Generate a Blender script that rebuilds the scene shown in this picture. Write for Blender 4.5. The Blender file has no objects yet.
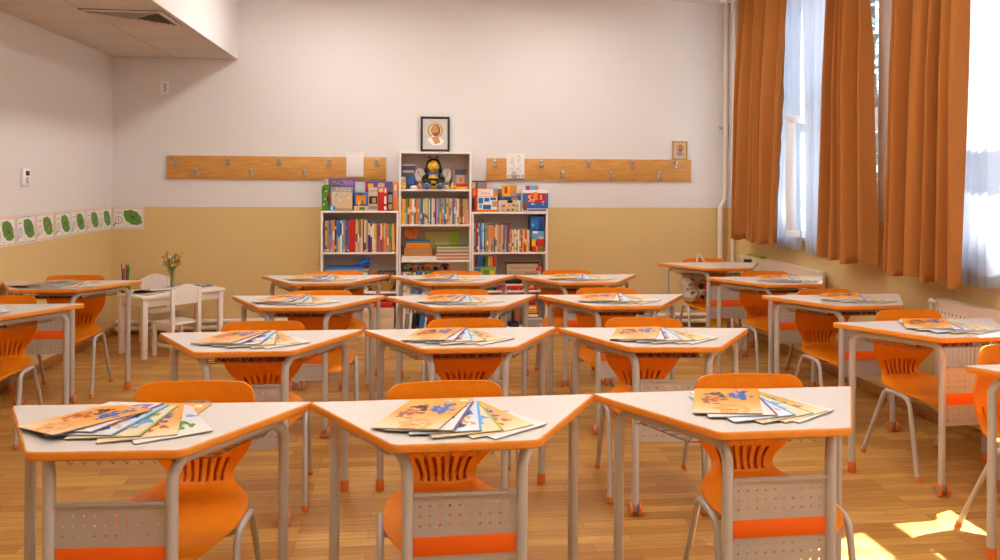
import bpy, bmesh, math, random
from mathutils import Matrix, Vector
random.seed(7)
R = math.radians
C = bpy.context.scene.collection
SC = bpy.context.scene

def lin(c):
    def f(v):
        v /= 255.0
        return v / 12.92 if v <= .04045 else ((v + .055) / 1.055) ** 2.4
    return (f(c[0]), f(c[1]), f(c[2]), 1.0)

# ------------------------------------------------------------------ camera, world, sun, exposure
cam_d = bpy.data.cameras.new('camera')
cam = bpy.data.objects.new('camera', cam_d)
C.objects.link(cam)
cam_d.sensor_width = 36.0
cam_d.lens = 800.0 / 1000.0 * 36.0
cam_d.shift_y = -(280.0 - 179.27) / 1000.0
cam_d.clip_start = .05
YAW, ROLL = .1109, .0058
cam.matrix_world = (Matrix.Translation((0, 0, 1.4934)) @ Matrix.Rotation(-YAW, 4, 'Z')
                    @ Matrix.Rotation(R(90), 4, 'X') @ Matrix.Rotation(ROLL, 4, 'Z'))
SC.camera = cam
SC.view_settings.view_transform = 'Standard'
SC.view_settings.look = 'None'
SC.view_settings.gamma = 1.0
SC.view_settings.use_curve_mapping = False
SC.view_settings.exposure = .88
SC.cycles.use_denoising = True
SC.cycles.max_bounces = 10
SC.cycles.diffuse_bounces = 6
SC.cycles.transparent_max_bounces = 16
SC.cycles.sample_clamp_indirect = 6.0
SC.cycles.caustics_reflective = False
SC.cycles.caustics_refractive = False

world = bpy.data.worlds.new('sky')
SC.world = world
world.use_nodes = True
wn = world.node_tree.nodes
bg = wn['Background']
bg.inputs['Color'].default_value = (.80, .90, 1.0, 1)
bg.inputs['Strength'].default_value = 2.7

SUN_DIR = Vector((-.92, -.38, -1.21))          # the way the sunlight travels: in through the windows of wall_right
sun_d = bpy.data.lights.new('sun', 'SUN')
sun_d.energy = 24.0
sun_d.angle = R(.6)
sun_d.color = (1.0, .95, .86)
sun = bpy.data.objects.new('sun', sun_d)
sun.rotation_euler = SUN_DIR.to_track_quat('-Z', 'Y').to_euler()
sun.location = (9, -3, 8)
C.objects.link(sun)

WINDOWS = [(5.26, 7.26), (3.40, 4.62), (-.15, 1.92)]      # y range of each window in wall_right
WZ0, WZ1 = 1.0, 3.12
XR, XL, YB, YF, ZC = 3.24, -2.81, 7.93, -2.4, 3.32
for (a, b) in WINDOWS:                        # sky portals in the window openings
    pd = bpy.data.lights.new('window_portal', 'AREA')
    pd.shape = 'RECTANGLE'
    pd.size, pd.size_y = b - a, WZ1 - WZ0
    pd.cycles.is_portal = True
    po = bpy.data.objects.new('window_portal', pd)
    po.location = (XR + .32, (a + b) / 2, (WZ0 + WZ1) / 2)
    po.rotation_euler = Vector((-1, 0, 0)).to_track_quat('-Z', 'Z').to_euler()
    C.objects.link(po)
LAMP_POWER = 14.0

# ------------------------------------------------------------------ materials
def mat(name, col, rough=.5, metal=0.0, spec=.5, noise=0.0, nscale=20.0, bump=0.0, trans=0.0):
    m = bpy.data.materials.new(name)
    m.use_nodes = True
    nt = m.node_tree
    b = nt.nodes['Principled BSDF']
    b.inputs['Base Color'].default_value = lin(col)
    b.inputs['Roughness'].default_value = rough
    b.inputs['Metallic'].default_value = metal
    b.inputs['Specular IOR Level'].default_value = spec
    if trans:
        b.inputs['Transmission Weight'].default_value = trans
    if noise or bump:
        tc = nt.nodes.new('ShaderNodeTexCoord')
        nz = nt.nodes.new('ShaderNodeTexNoise')
        nz.inputs['Scale'].default_value = nscale
        nz.inputs['Detail'].default_value = 4
        nt.links.new(tc.outputs['Object'], nz.inputs['Vector'])
        if noise:
            mx = nt.nodes.new('ShaderNodeMixRGB')
            mx.blend_type = 'MULTIPLY'
            mx.inputs['Fac'].default_value = 1.0
            mx.inputs['Color1'].default_value = lin(col)
            mr = nt.nodes.new('ShaderNodeMapRange')
            mr.inputs['From Min'].default_value = .3
            mr.inputs['From Max'].default_value = .7
            mr.inputs['To Min'].default_value = 1 - noise
            mr.inputs['To Max'].default_value = 1 + noise * .4
            nt.links.new(nz.outputs['Fac'], mr.inputs['Value'])
            nt.links.new(mr.outputs['Result'], mx.inputs['Color2'])
            nt.links.new(mx.outputs['Color'], b.inputs['Base Color'])
        if bump:
            bp = nt.nodes.new('ShaderNodeBump')
            bp.inputs['Strength'].default_value = bump
            bp.inputs['Distance'].default_value = .01
            nt.links.new(nz.outputs['Fac'], bp.inputs['Height'])
            nt.links.new(bp.outputs['Normal'], b.inputs['Normal'])
    return m

def emit(name, col, strength):
    m = bpy.data.materials.new(name)
    m.use_nodes = True
    nt = m.node_tree
    nt.nodes.remove(nt.nodes['Principled BSDF'])
    e = nt.nodes.new('ShaderNodeEmission')
    e.inputs['Color'].default_value = (*col, 1)
    e.inputs['Strength'].default_value = strength
    nt.links.new(e.outputs[0], nt.nodes['Material Output'].inputs['Surface'])
    return m

def wall_paint(name, zsplit=1.213):
    m = mat(name, (226, 219, 213), .85, spec=.2, bump=.06, nscale=160)
    nt = m.node_tree
    b = nt.nodes['Principled BSDF']
    tc = nt.nodes.new('ShaderNodeTexCoord')
    sp = nt.nodes.new('ShaderNodeSeparateXYZ')
    gt = nt.nodes.new('ShaderNodeMath')
    gt.operation = 'GREATER_THAN'
    gt.inputs[1].default_value = zsplit
    mx = nt.nodes.new('ShaderNodeMixRGB')
    mx.inputs['Color1'].default_value = lin((219, 190, 134))
    mx.inputs['Color2'].default_value = lin((226, 222, 220))
    nt.links.new(tc.outputs['Object'], sp.inputs[0])
    nt.links.new(sp.outputs['Z'], gt.inputs[0])
    nt.links.new(gt.outputs[0], mx.inputs['Fac'])
    nt.links.new(mx.outputs[0], b.inputs['Base Color'])
    return m

def wood(name, c1, c2, rough=.45, scale=(1, 14, 14)):
    m = mat(name, c1, rough)
    nt = m.node_tree
    b = nt.nodes['Principled BSDF']
    tc = nt.nodes.new('ShaderNodeTexCoord')
    mp = nt.nodes.new('ShaderNodeMapping')
    mp.inputs['Scale'].default_value = scale
    nz = nt.nodes.new('ShaderNodeTexNoise')
    nz.inputs['Scale'].default_value = 6
    nz.inputs['Detail'].default_value = 6
    cr = nt.nodes.new('ShaderNodeValToRGB')
    cr.color_ramp.elements[0].position = .35
    cr.color_ramp.elements[1].position = .68
    cr.color_ramp.elements[0].color = lin(c2)
    cr.color_ramp.elements[1].color = lin(c1)
    nt.links.new(tc.outputs['Object'], mp.inputs[0])
    nt.links.new(mp.outputs[0], nz.inputs['Vector'])
    nt.links.new(nz.outputs['Fac'], cr.inputs[0])
    nt.links.new(cr.outputs[0], b.inputs['Base Color'])
    return m

def parquet():
    m = mat('oak_parquet', (200, 140, 70), .38, spec=.45)
    nt = m.node_tree
    b = nt.nodes['Principled BSDF']
    tc = nt.nodes.new('ShaderNodeTexCoord')
    br = nt.nodes.new('ShaderNodeTexBrick')
    br.offset = .37
    br.offset_frequency = 3
    br.inputs['Scale'].default_value = 1.0
    br.inputs['Brick Width'].default_value = .46
    br.inputs['Row Height'].default_value = .07
    br.inputs['Mortar Size'].default_value = .0012
    br.inputs['Mortar Smooth'].default_value = .3
    br.inputs['Color1'].default_value = lin((206, 155, 80))
    br.inputs['Color2'].default_value = lin((172, 118, 52))
    br.inputs['Mortar'].default_value = lin((118, 70, 28))
    nt.links.new(tc.outputs['Object'], br.inputs['Vector'])
    mp = nt.nodes.new('ShaderNodeMapping')
    mp.inputs['Scale'].default_value = (2.2, 38, 1)
    nz = nt.nodes.new('ShaderNodeTexNoise')
    nz.inputs['Scale'].default_value = 1.6
    nz.inputs['Detail'].default_value = 7
    nt.links.new(tc.outputs['Object'], mp.inputs[0])
    nt.links.new(mp.outputs[0], nz.inputs['Vector'])
    mr = nt.nodes.new('ShaderNodeMapRange')
    mr.inputs['From Min'].default_value = .3
    mr.inputs['From Max'].default_value = .7
    mr.inputs['To Min'].default_value = .74
    mr.inputs['To Max'].default_value = 1.12
    nt.links.new(nz.outputs['Fac'], mr.inputs['Value'])
    mx = nt.nodes.new('ShaderNodeMixRGB')
    mx.blend_type = 'MULTIPLY'
    mx.inputs['Fac'].default_value = 1
    nt.links.new(br.outputs['Color'], mx.inputs['Color1'])
    nt.links.new(mr.outputs[0], mx.inputs['Color2'])
    nt.links.new(mx.outputs[0], b.inputs['Base Color'])
    bp = nt.nodes.new('ShaderNodeBump')
    bp.inputs['Strength'].default_value = .12
    bp.inputs['Distance'].default_value = .004
    nt.links.new(nz.outputs['Fac'], bp.inputs['Height'])
    nt.links.new(bp.outputs['Normal'], b.inputs['Normal'])
    return m

def fabric(name, col, transl=.35, rough=.9, weave=700.0):
    m = bpy.data.materials.new(name)
    m.use_nodes = True
    nt = m.node_tree
    nt.nodes.remove(nt.nodes['Principled BSDF'])
    d = nt.nodes.new('ShaderNodeBsdfDiffuse')
    t = nt.nodes.new('ShaderNodeBsdfTranslucent')
    d.inputs['Color'].default_value = lin(col)
    t.inputs['Color'].default_value = lin(col)
    mx = nt.nodes.new('ShaderNodeMixShader')
    mx.inputs[0].default_value = transl
    nt.links.new(d.outputs[0], mx.inputs[1])
    nt.links.new(t.outputs[0], mx.inputs[2])
    nt.links.new(mx.outputs[0], nt.nodes['Material Output'].inputs['Surface'])
    return m

def sheer(name, col, clear=.35):
    m = fabric(name, col, .6)
    nt = m.node_tree
    old = nt.nodes['Mix Shader']
    tr = nt.nodes.new('ShaderNodeBsdfTransparent')
    mx = nt.nodes.new('ShaderNodeMixShader')
    mx.inputs[0].default_value = clear
    nt.links.new(old.outputs[0], mx.inputs[1])
    nt.links.new(tr.outputs[0], mx.inputs[2])
    nt.links.new(mx.outputs[0], nt.nodes['Material Output'].inputs['Surface'])
    return m

def glass_pane(name):
    m = bpy.data.materials.new(name)
    m.use_nodes = True
    nt = m.node_tree
    nt.nodes.remove(nt.nodes['Principled BSDF'])
    tr = nt.nodes.new('ShaderNodeBsdfTransparent')
    tr.inputs['Color'].default_value = (.95, .97, .97, 1)
    gl = nt.nodes.new('ShaderNodeBsdfGlossy')
    gl.inputs['Roughness'].default_value = .02
    mx = nt.nodes.new('ShaderNodeMixShader')
    mx.inputs[0].default_value = .07
    nt.links.new(tr.outputs[0], mx.inputs[1])
    nt.links.new(gl.outputs[0], mx.inputs[2])
    nt.links.new(mx.outputs[0], nt.nodes['Material Output'].inputs['Surface'])
    return m

def print_mat(name, base, low, blots, seed, scale=7.0, amount=.56):
    """a printed booklet cover: base colour fading to a lighter title area, with blots of ink"""
    m = mat(name, base, .35)
    nt = m.node_tree
    b = nt.nodes['Principled BSDF']
    tc = nt.nodes.new('ShaderNodeTexCoord')
    sp = nt.nodes.new('ShaderNodeSeparateXYZ')
    nt.links.new(tc.outputs['Generated'], sp.inputs[0])
    g = nt.nodes.new('ShaderNodeMapRange')
    g.inputs['From Min'].default_value = .05
    g.inputs['From Max'].default_value = .5
    nt.links.new(sp.outputs['Y'], g.inputs['Value'])
    cur = nt.nodes.new('ShaderNodeMixRGB')
    cur.inputs['Color1'].default_value = lin(low)
    cur.inputs['Color2'].default_value = lin(base)
    nt.links.new(g.outputs[0], cur.inputs['Fac'])
    # a window where the pictures are printed
    for k, (col, cx, cy, rad) in enumerate(blots):
        mp = nt.nodes.new('ShaderNodeMapping')
        mp.inputs['Location'].default_value = (seed * 3.1 + k * 1.7, seed * 1.3, 0)
        nz = nt.nodes.new('ShaderNodeTexNoise')
        nz.inputs['Scale'].default_value = scale
        nz.inputs['Detail'].default_value = 3
        nt.links.new(tc.outputs['Generated'], mp.inputs[0])
        nt.links.new(mp.outputs[0], nz.inputs['Vector'])
        ds = nt.nodes.new('ShaderNodeVectorMath')
        ds.operation = 'DISTANCE'
        ds.inputs[1].default_value = (cx, cy, 1.0)
        nt.links.new(tc.outputs['Generated'], ds.inputs[0])
        fa = nt.nodes.new('ShaderNodeMapRange')
        fa.inputs['From Min'].default_value = rad
        fa.inputs['From Max'].default_value = rad + .5
        fa.inputs['To Min'].default_value = amount - .09
        fa.inputs['To Max'].default_value = amount + .75
        nt.links.new(ds.outputs['Value'], fa.inputs['Value'])
        gt = nt.nodes.new('ShaderNodeMath')
        gt.operation = 'GREATER_THAN'
        nt.links.new(nz.outputs['Fac'], gt.inputs[0])
        nt.links.new(fa.outputs[0], gt.inputs[1])
        mx = nt.nodes.new('ShaderNodeMixRGB')
        nt.links.new(gt.outputs[0], mx.inputs['Fac'])
        nt.links.new(cur.outputs[0], mx.inputs['Color1'])
        mx.inputs['Color2'].default_value = lin(col)
        cur = mx
    nt.links.new(cur.outputs[0], b.inputs['Base Color'])
    return m

M = {}
M['wall'] = wall_paint('two_tone_wall_paint')
M['white_paint'] = mat('white_wall_paint', (226, 222, 220), .85, spec=.2, bump=.05, nscale=160)
M['floor'] = parquet()
M['ceil_tile'] = mat('ceiling_tile', (212, 204, 200), .9, spec=.1, noise=.05, nscale=60)
M['tile_gap'] = mat('ceiling_tile_joint', (186, 172, 162), .9, spec=.1)
M['skirting'] = wood('oak_skirting', (186, 128, 64), (150, 96, 42))
M['laminate'] = mat('grey_white_laminate', (206, 196, 188), .42, spec=.4, noise=.02, nscale=300)
M['edge'] = mat('orange_edge_band', (228, 140, 44), .4, noise=.04, nscale=40)
M['steel'] = mat('grey_painted_steel', (190, 184, 178), .42, metal=.1, noise=.04, nscale=90)
M['panel'] = mat('grey_perforated_steel', (182, 174, 166), .45, metal=.1, noise=.03, nscale=90)
M['stripe'] = mat('orange_painted_steel', (238, 100, 10), .42)
M['plastic'] = mat('orange_moulded_plastic', (242, 138, 14), .42, spec=.4, noise=.05, nscale=25, bump=.04)
M['cap'] = mat('orange_rubber_cap', (222, 118, 44), .6)
M['hub'] = mat('grey_hub_plastic', (150, 140, 134), .5)
M['wire'] = mat('grey_wire', (160, 150, 140), .35, metal=.6)
M['curtain'] = fabric('orange_velvet', (178, 114, 60), .05)
M['curtain_tape'] = fabric('orange_curtain_tape', (150, 84, 38), .1)
M['sheer'] = sheer('white_voile', (206, 210, 220), .08)
M['frame_white'] = mat('white_window_frame', (240, 240, 242), .4)
M['glass'] = glass_pane('window_glass')
M['radiator'] = mat('cream_radiator_enamel', (228, 208, 186), .4)
M['slot'] = mat('dark_slot', (128, 104, 84), .8)
M['pipe'] = mat('cream_painted_pipe', (232, 222, 208), .4)
M['rack'] = wood('honey_wood_board', (216, 158, 82), (198, 136, 60), .5, (1, 1, 12))
M['chrome'] = mat('satin_chrome', (200, 196, 188), .28, metal=.85)
M['shelf'] = mat('white_shelf_melamine', (236, 228, 220), .45)
M['shelf_back'] = mat('grey_shelf_backboard', (214, 200, 190), .7)
M['kid_white'] = mat('white_lacquered_wood', (238, 228, 218), .4)
M['paper'] = mat('white_paper', (236, 230, 224), .7)
M['page'] = mat('page_edges', (214, 206, 196), .8)
M['page_dark'] = mat('darker_page_edges', (120, 108, 100), .8)
M['black'] = mat('black_plastic', (24, 20, 20), .45)
M['gold'] = mat('gold_leaf', (196, 148, 60), .4, metal=.5)
M['silver'] = mat('silvered_plate', (196, 188, 184), .4, metal=.35)
M['skin'] = mat('painted_skin', (200, 138, 76), .6)
M['brown'] = mat('painted_brown', (84, 52, 30), .7)
M['lamp'] = emit('ceiling_lamp_diffuser', (1.0, .965, .90), LAMP_POWER)
M['leaf_green'] = mat('printed_leaf_green', (96, 148, 60), .6, noise=.25, nscale=90)
M['cardboard'] = mat('brown_cardboard', (184, 128, 72), .8)
M['wicker'] = wood('wicker_straw', (196, 146, 58), (150, 104, 36), .8, (30, 30, 60))
M['bag'] = mat('white_plastic_bag', (226, 214, 196), .45, noise=.08, nscale=20)
M['vase'] = glass_pane('clear_vase_glass')
M['bark'] = mat('tree_bark', (80, 66, 54), .9, noise=.3, nscale=10)
M['foliage'] = mat('frosted_foliage', (150, 168, 166), .9, noise=.4, nscale=3)
M['snow'] = mat('pale_snowy_ground', (200, 205, 212), .9, noise=.1, nscale=2)
PAL = {
    'red': (196, 30, 22), 'crimson': (150, 20, 44), 'orange': (236, 128, 26), 'yellow': (234, 186, 30), 'cream': (232, 208, 168),
    'tan': (186, 146, 98), 'brown': (122, 80, 46), 'white': (236, 228, 220), 'grey': (150, 142, 140), 'slate': (86, 90, 124),
    'navy': (22, 62, 128), 'blue': (24, 104, 184), 'light blue': (90, 164, 216), 'lilac': (156, 112, 178), 'purple': (108, 62, 140),
    'green': (70, 140, 44), 'lime': (150, 176, 30), 'pink': (222, 132, 130), 'black': (26, 22, 22), 'salmon': (222, 128, 96),
    'dark red': (128, 18, 14), 'teal': (40, 130, 140), 'beige': (212, 186, 150), 'olive': (120, 124, 40), 'mustard': (188, 172, 84),
}
for k, v in PAL.items():
    M[k] = mat('ink_' + k.replace(' ', '_'), v, .5)
M['cov_orange'] = print_mat('orange_printed_cover', (240, 158, 54), (236, 204, 160), [((150, 70, 40), .30, .48, .12), ((60, 50, 50), .34, .72, .10), ((204, 96, 50), .30, .60, .02), ((40, 96, 176), .72, .72, .16), ((206, 104, 60), .5, .20, .10), ((226, 160, 80), .6, .12, .2)], 1, 9.0)
M['cov_white'] = print_mat('white_printed_cover', (226, 218, 216), (232, 226, 222), [((150, 100, 170), .75, .8, .12), ((70, 60, 70), .8, .42, .05), ((110, 150, 196), .6, .2, .05)], 2)
M['cov_blue'] = print_mat('pale_blue_printed_cover', (200, 212, 228), (214, 220, 230), [((44, 84, 150), .72, .55, .12), ((232, 160, 80), .8, .3, .06), ((60, 66, 96), .7, .2, .04)], 3)
M['cov_cream'] = print_mat('cream_printed_cover', (222, 206, 186), (226, 202, 164), [((90, 160, 204), .7, .45, .14), ((232, 170, 90), .5, .25, .14), ((130, 170, 70), .8, .6, .05)], 4)
M['cov_amber'] = print_mat('amber_printed_cover', (238, 160, 66), (238, 210, 164), [((60, 90, 150), .74, .62, .12), ((180, 74, 40), .66, .3, .09), ((240, 230, 214), .8, .84, .08)], 5)
M['cov_pale'] = print_mat('pale_printed_cover', (214, 206, 204), (222, 214, 206), [((150, 104, 176), .62, .72, .13), ((92, 150, 60), .7, .33, .08), ((110, 160, 210), .85, .6, .06)], 6)
M['cov_map'] = print_mat('busy_magazine_cover', (220, 206, 190), (214, 200, 186), [((150, 60, 40), .4, .5, .25), ((90, 80, 80), .6, .4, .25), ((200, 150, 100), .5, .7, .2)], 7, 9)
M['cov_game'] = print_mat('busy_game_box_print', (206, 84, 40), (216, 130, 60), [((240, 220, 190), .3, .6, .3), ((60, 80, 140), .7, .5, .25), ((230, 180, 40), .5, .3, .2)], 8, 9)
M['cov_bluegame'] = print_mat('blue_red_game_box_print', (46, 116, 186), (70, 130, 190), [((206, 44, 34), .5, .6, .4), ((240, 236, 230), .4, .5, .4), ((232, 130, 40), .5, .65, .1)], 9, 6)
M['cov_toybag'] = print_mat('speckled_toy_print', (150, 140, 134), (120, 110, 104), [((30, 26, 26), .5, .5, .6), ((222, 120, 40), .4, .5, .5), ((236, 230, 224), .6, .5, .5)], 10, 14)

# ------------------------------------------------------------------ mesh helpers
class MB:
    def __init__(s):
        s.v, s.f, s.m = [], [], []

    def add(s, vs, fs, m=0, mx=None):
        o = len(s.v)
        s.v += [tuple(mx @ Vector(p)) if mx else tuple(p) for p in vs]
        for f in fs:
            s.f.append([i + o for i in f])
            s.m.append(m)
        return s

    def box(s, a, b, m=0, mx=None):
        x0, y0, z0 = a
        x1, y1, z1 = b
        vs = [(x0, y0, z0), (x1, y0, z0), (x1, y1, z0), (x0, y1, z0), (x0, y0, z1), (x1, y0, z1), (x1, y1, z1), (x0, y1, z1)]
        fs = [(0, 3, 2, 1), (4, 5, 6, 7), (0, 1, 5, 4), (1, 2, 6, 5), (2, 3, 7, 6), (3, 0, 4, 7)]
        return s.add(vs, fs, m, mx)

    def cbox(s, a, b, c=.003, m=0, mx=None):
        """box with chamfered edges (an octagon-sectioned block in every direction)"""
        bm = bmesh.new()
        bmesh.ops.create_cube(bm, size=1)
        d = [b[i] - a[i] for i in range(3)]
        for v in bm.verts:
            for i in range(3):
                v.co[i] = (a[i] + b[i]) / 2 + v.co[i] * d[i]
        c = min(c, min(d) * .45)
        bmesh.ops.bevel(bm, geom=list(bm.edges), offset=c, segments=2, profile=.5, affect='EDGES')
        bm.verts.index_update()
        s.add([v.co.copy() for v in bm.verts], [[v.index for v in f.verts] for f in bm.faces], m, mx)
        bm.free()
        return s

    def prism(s, poly, z0, z1, m=0, mx=None):
        n = len(poly)
        vs = [(x, y, z0) for x, y in poly] + [(x, y, z1) for x, y in poly]
        fs = [list(range(n))[::-1], list(range(n, 2 * n))] + [(i, (i + 1) % n, n + (i + 1) % n, n + i) for i in range(n)]
        return s.add(vs, fs, m, mx)

    def tube(s, path, r, seg=10, m=0, mx=None, closed=False, caps=True):
        P = [Vector(p) for p in path]
        n = len(P)
        rs = r if isinstance(r, (list, tuple)) else [r] * n
        vs, fs = [], []
        N = None
        for i in range(n):
            if closed:
                t = (P[(i + 1) % n] - P[i - 1])
            else:
                t = P[min(i + 1, n - 1)] - P[max(i - 1, 0)]
            t.normalize()
            if N is None:
                N = t.orthogonal()
            N = (N - t * N.dot(t))
            N.normalize()
            B = t.cross(N)
            for k in range(seg):
                a = 2 * math.pi * k / seg
                vs.append(P[i] + (N * math.cos(a) + B * math.sin(a)) * rs[i])
        rng = n if closed else n - 1
        for i in range(rng):
            for k in range(seg):
                j = (i + 1) % n
                fs.append((i * seg + k, i * seg + (k + 1) % seg, j * seg + (k + 1) % seg, j * seg + k))
        if caps and not closed:
            fs.append(list(range(seg))[::-1])
            fs.append([(n - 1) * seg + k for k in range(seg)])
        return s.add(vs, fs, m, mx)

    def lathe(s, prof, seg=16, m=0, mx=None, axis='Z'):
        vs, fs = [], []
        n = len(prof)
        for (r, z) in prof:
            for k in range(seg):
                a = 2 * math.pi * k / seg
                x, y = r * math.cos(a), r * math.sin(a)
                vs.append((x, y, z) if axis == 'Z' else ((z, x, y) if axis == 'X' else (x, z, y)))
        for i in range(n - 1):
            for k in range(seg):
                q = (i * seg + k, i * seg + (k + 1) % seg, (i + 1) * seg + (k + 1) % seg, (i + 1) * seg + k)
                fs.append(q if axis != 'Y' else q[::-1])
        bot, top = list(range(seg))[::-1], [(n - 1) * seg + k for k in range(seg)]
        if axis == 'Y':
            bot, top = bot[::-1], top[::-1]
        fs += [bot, top]
        return s.add(vs, fs, m, mx)

    def ball(s, c, r, m=0, mx=None, seg=12, rings=8, jit=0.0):
        rx, ry, rz = r if isinstance(r, (list, tuple)) else (r, r, r)
        vs, fs = [], []
        vs.append((c[0], c[1], c[2] - rz))
        for i in range(1, rings):
            a = math.pi * i / rings
            for k in range(seg):
                b = 2 * math.pi * k / seg
                j = 1 + random.uniform(-jit, jit)
                vs.append((c[0] + rx * j * math.sin(a) * math.cos(b), c[1] + ry * j * math.sin(a) * math.sin(b), c[2] - rz * j * math.cos(a)))
        vs.append((c[0], c[1], c[2] + rz))
        for k in range(seg):
            fs.append((0, 1 + (k + 1) % seg, 1 + k))
        for i in range(rings - 2):
            for k in range(seg):
                a = 1 + i * seg
                fs.append((a + k, a + (k + 1) % seg, a + seg + (k + 1) % seg, a + seg + k))
        e = len(vs) - 1
        a = 1 + (rings - 2) * seg
        for k in range(seg):
            fs.append((a + k, a + (k + 1) % seg, e))
        return s.add(vs, fs, m, mx)

    def build(s, name, mats, parent=None, smooth=35, loc=None):
        me = bpy.data.meshes.new(name)
        me.from_pydata(s.v, [], s.f)
        if not isinstance(mats, (list, tuple)):
            mats = [mats]
        for m in mats:
            me.materials.append(M[m] if isinstance(m, str) else m)
        me.polygons.foreach_set('material_index', s.m)
        if smooth:
            me.polygons.foreach_set('use_smooth', [True] * len(s.f))
            me.set_sharp_from_angle(angle=R(smooth))
        me.update()
        o = bpy.data.objects.new(name, me)
        C.objects.link(o)
        if parent:
            o.parent = parent
        if loc:
            o.location = loc
        return o

def fillet(pts, rad, n=6):
    out = []
    for i, p in enumerate(pts):
        p = Vector(p)
        r = rad[i] if isinstance(rad, (list, tuple)) else rad
        if i == 0 or i == len(pts) - 1 or r <= 0:
            out.append(p)
            continue
        a, b = Vector(pts[i - 1]), Vector(pts[i + 1])
        u, w = (a - p), (b - p)
        lu, lw = u.length, w.length
        u.normalize(); w.normalize()
        ang = u.angle(w)
        d = min(r / math.tan(ang / 2), lu * .49, lw * .49)
        rr = d * math.tan(ang / 2)
        c = p + (u + w).normalized() * (rr / math.sin(ang / 2))
        s, e = p + u * d - c, p + w * d - c
        tot = s.angle(e)
        ax = s.cross(e).normalized()
        for k in range(n + 1):
            out.append(c + Matrix.Rotation(tot * k / n, 3, ax) @ s)
    return out

def round_poly(pts, rads, n=6):
    m = len(pts)
    out = []
    for i in range(m):
        seq = [(*pts[i - 1], 0), (*pts[i], 0), (*pts[(i + 1) % m], 0)]
        f = fillet(seq, [0, rads[i], 0], n)[1:-1]
        out += [(p.x, p.y) for p in f]
    return out

def inset(poly, d):
    n = len(poly)
    out = []
    for i in range(n):
        a, b = Vector(poly[i - 1]), Vector(poly[(i + 1) % n])
        t = (b - a).normalized()
        out.append((poly[i][0] - t.y * d, poly[i][1] + t.x * d))     # counter-clockwise polygons: inward is to the left
    return out

_text_cache = {}
def text_geo(body, size):
    key = (body, size)
    if key not in _text_cache:
        cu = bpy.data.curves.new('lettering', 'FONT')
        cu.body = body
        cu.size = size
        cu.align_x = 'CENTER'
        cu.align_y = 'CENTER'
        cu.resolution_u = 2
        o = bpy.data.objects.new('lettering', cu)
        C.objects.link(o)
        dg = bpy.context.evaluated_depsgraph_get()
        me = bpy.data.meshes.new_from_object(o.evaluated_get(dg))
        _text_cache[key] = ([tuple(v.co) for v in me.vertices], [list(p.vertices) for p in me.polygons])
        bpy.data.objects.remove(o)
        bpy.data.curves.remove(cu)
        bpy.data.meshes.remove(me)
    return _text_cache[key]

def empty(name, loc=(0, 0, 0), rz=0):
    o = bpy.data.objects.new(name, None)
    o.empty_display_size = .1
    o.location = loc
    o.rotation_euler = (0, 0, rz)
    C.objects.link(o)
    return o

def tag(o, label=None, cat=None, group=None, kind=None):
    if label: o['label'] = label
    if cat: o['category'] = cat
    if group: o['group'] = group
    if kind: o['kind'] = kind
    return o

def dup(o, parent=None):
    c = o.copy()
    C.objects.link(c)
    c.parent = parent
    for ch in list(o.children):
        dup(ch, c)
    return c

ORD = ['first', 'second', 'third', 'fourth', 'fifth', 'sixth', 'seventh', 'eighth', 'ninth', 'tenth', 'eleventh', 'twelfth', 'thirteenth',
       'fourteenth', 'fifteenth', 'sixteenth', 'seventeenth', 'eighteenth', 'nineteenth']
TENS = {2: ('twentieth', 'twenty'), 3: ('thirtieth', 'thirty'), 4: ('fortieth', 'forty'), 5: ('fiftieth', 'fifty')}
def ordinal(i):
    if i <= 19: return ORD[i - 1]
    t, u = divmod(i, 10)
    return TENS[t][0] if u == 0 else TENS[t][1] + '-' + ORD[u - 1]

# ------------------------------------------------------------------ the setting
tag(MB().box((XL - .2, YF - .2, -.1), (XR + .4, YB + .2, 0)).build('floor', 'floor', smooth=0), kind='structure')
tag(MB().box((XL - .2, YF - .2, ZC), (XR + .4, YB + .2, ZC + .1)).build('ceiling', 'white_paint', smooth=0), kind='structure')
tag(MB().box((XL - .2, YF - .2, 0), (XL, YB + .2, ZC)).build('wall_left', 'wall', smooth=0), kind='structure')
tag(MB().box((XL, YB, 0), (XR + .4, YB + .2, ZC)).build('wall_back', 'wall', smooth=0), kind='structure')
tag(MB().box((XL, YF - .2, 0), (XR + .4, YF, ZC)).build('wall_front', 'wall', smooth=0), kind='structure')
wr = MB()
WX1 = XR + .36
edges_y = [YF] + [v for w in sorted(WINDOWS) for v in w] + [YB]
for i in range(0, len(edges_y), 2):
    wr.box((XR, edges_y[i], 0), (WX1, edges_y[i + 1], ZC))
for (a, b) in WINDOWS:
    wr.box((XR, a, 0), (WX1, b, WZ0))
    wr.box((XR, a, WZ1), (WX1, b, ZC))
tag(wr.build('wall_right', 'wall', smooth=0), kind='structure')

# dropped soffit of ceiling tiles along wall_left, its side face painted white
ZS, XS = 2.635, -1.66
so = MB()
so.box((XL, YF, ZS), (XS, YB, ZC), 0)
so.box((XL, YF, ZS - .004), (XS - .001, YB, ZS), 1)
for k in range(18):                                         # tile joints
    y = YB - .02 - .575 * k
    if y > YF: so.box((XL, y - .004, ZS - .0048), (XS - .001, y + .004, ZS - .004), 2)
for x in (-2.233,):
    so.box((x - .004, YF, ZS - .0048), (x + .004, YB, ZS - .004), 2)
tag(so.build('ceiling_soffit', ['white_paint', 'ceil_tile', 'tile_gap'], smooth=0), 'dropped tiled soffit', None, kind='structure')

tag(MB().cbox((XL, YF, 0), (XL + .018, YB, .075), .004).build('baseboard_left', 'skirting'), kind='structure')
tag(MB().cbox((XL + .018, YB - .018, 0), (XR - .018, YB, .045), .004).build('baseboard_back', 'skirting'), kind='structure')
tag(MB().cbox((XR - .018, YF, 0), (XR, YB - .018, .075), .004).build('baseboard_right', 'skirting'), kind='structure')

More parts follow.
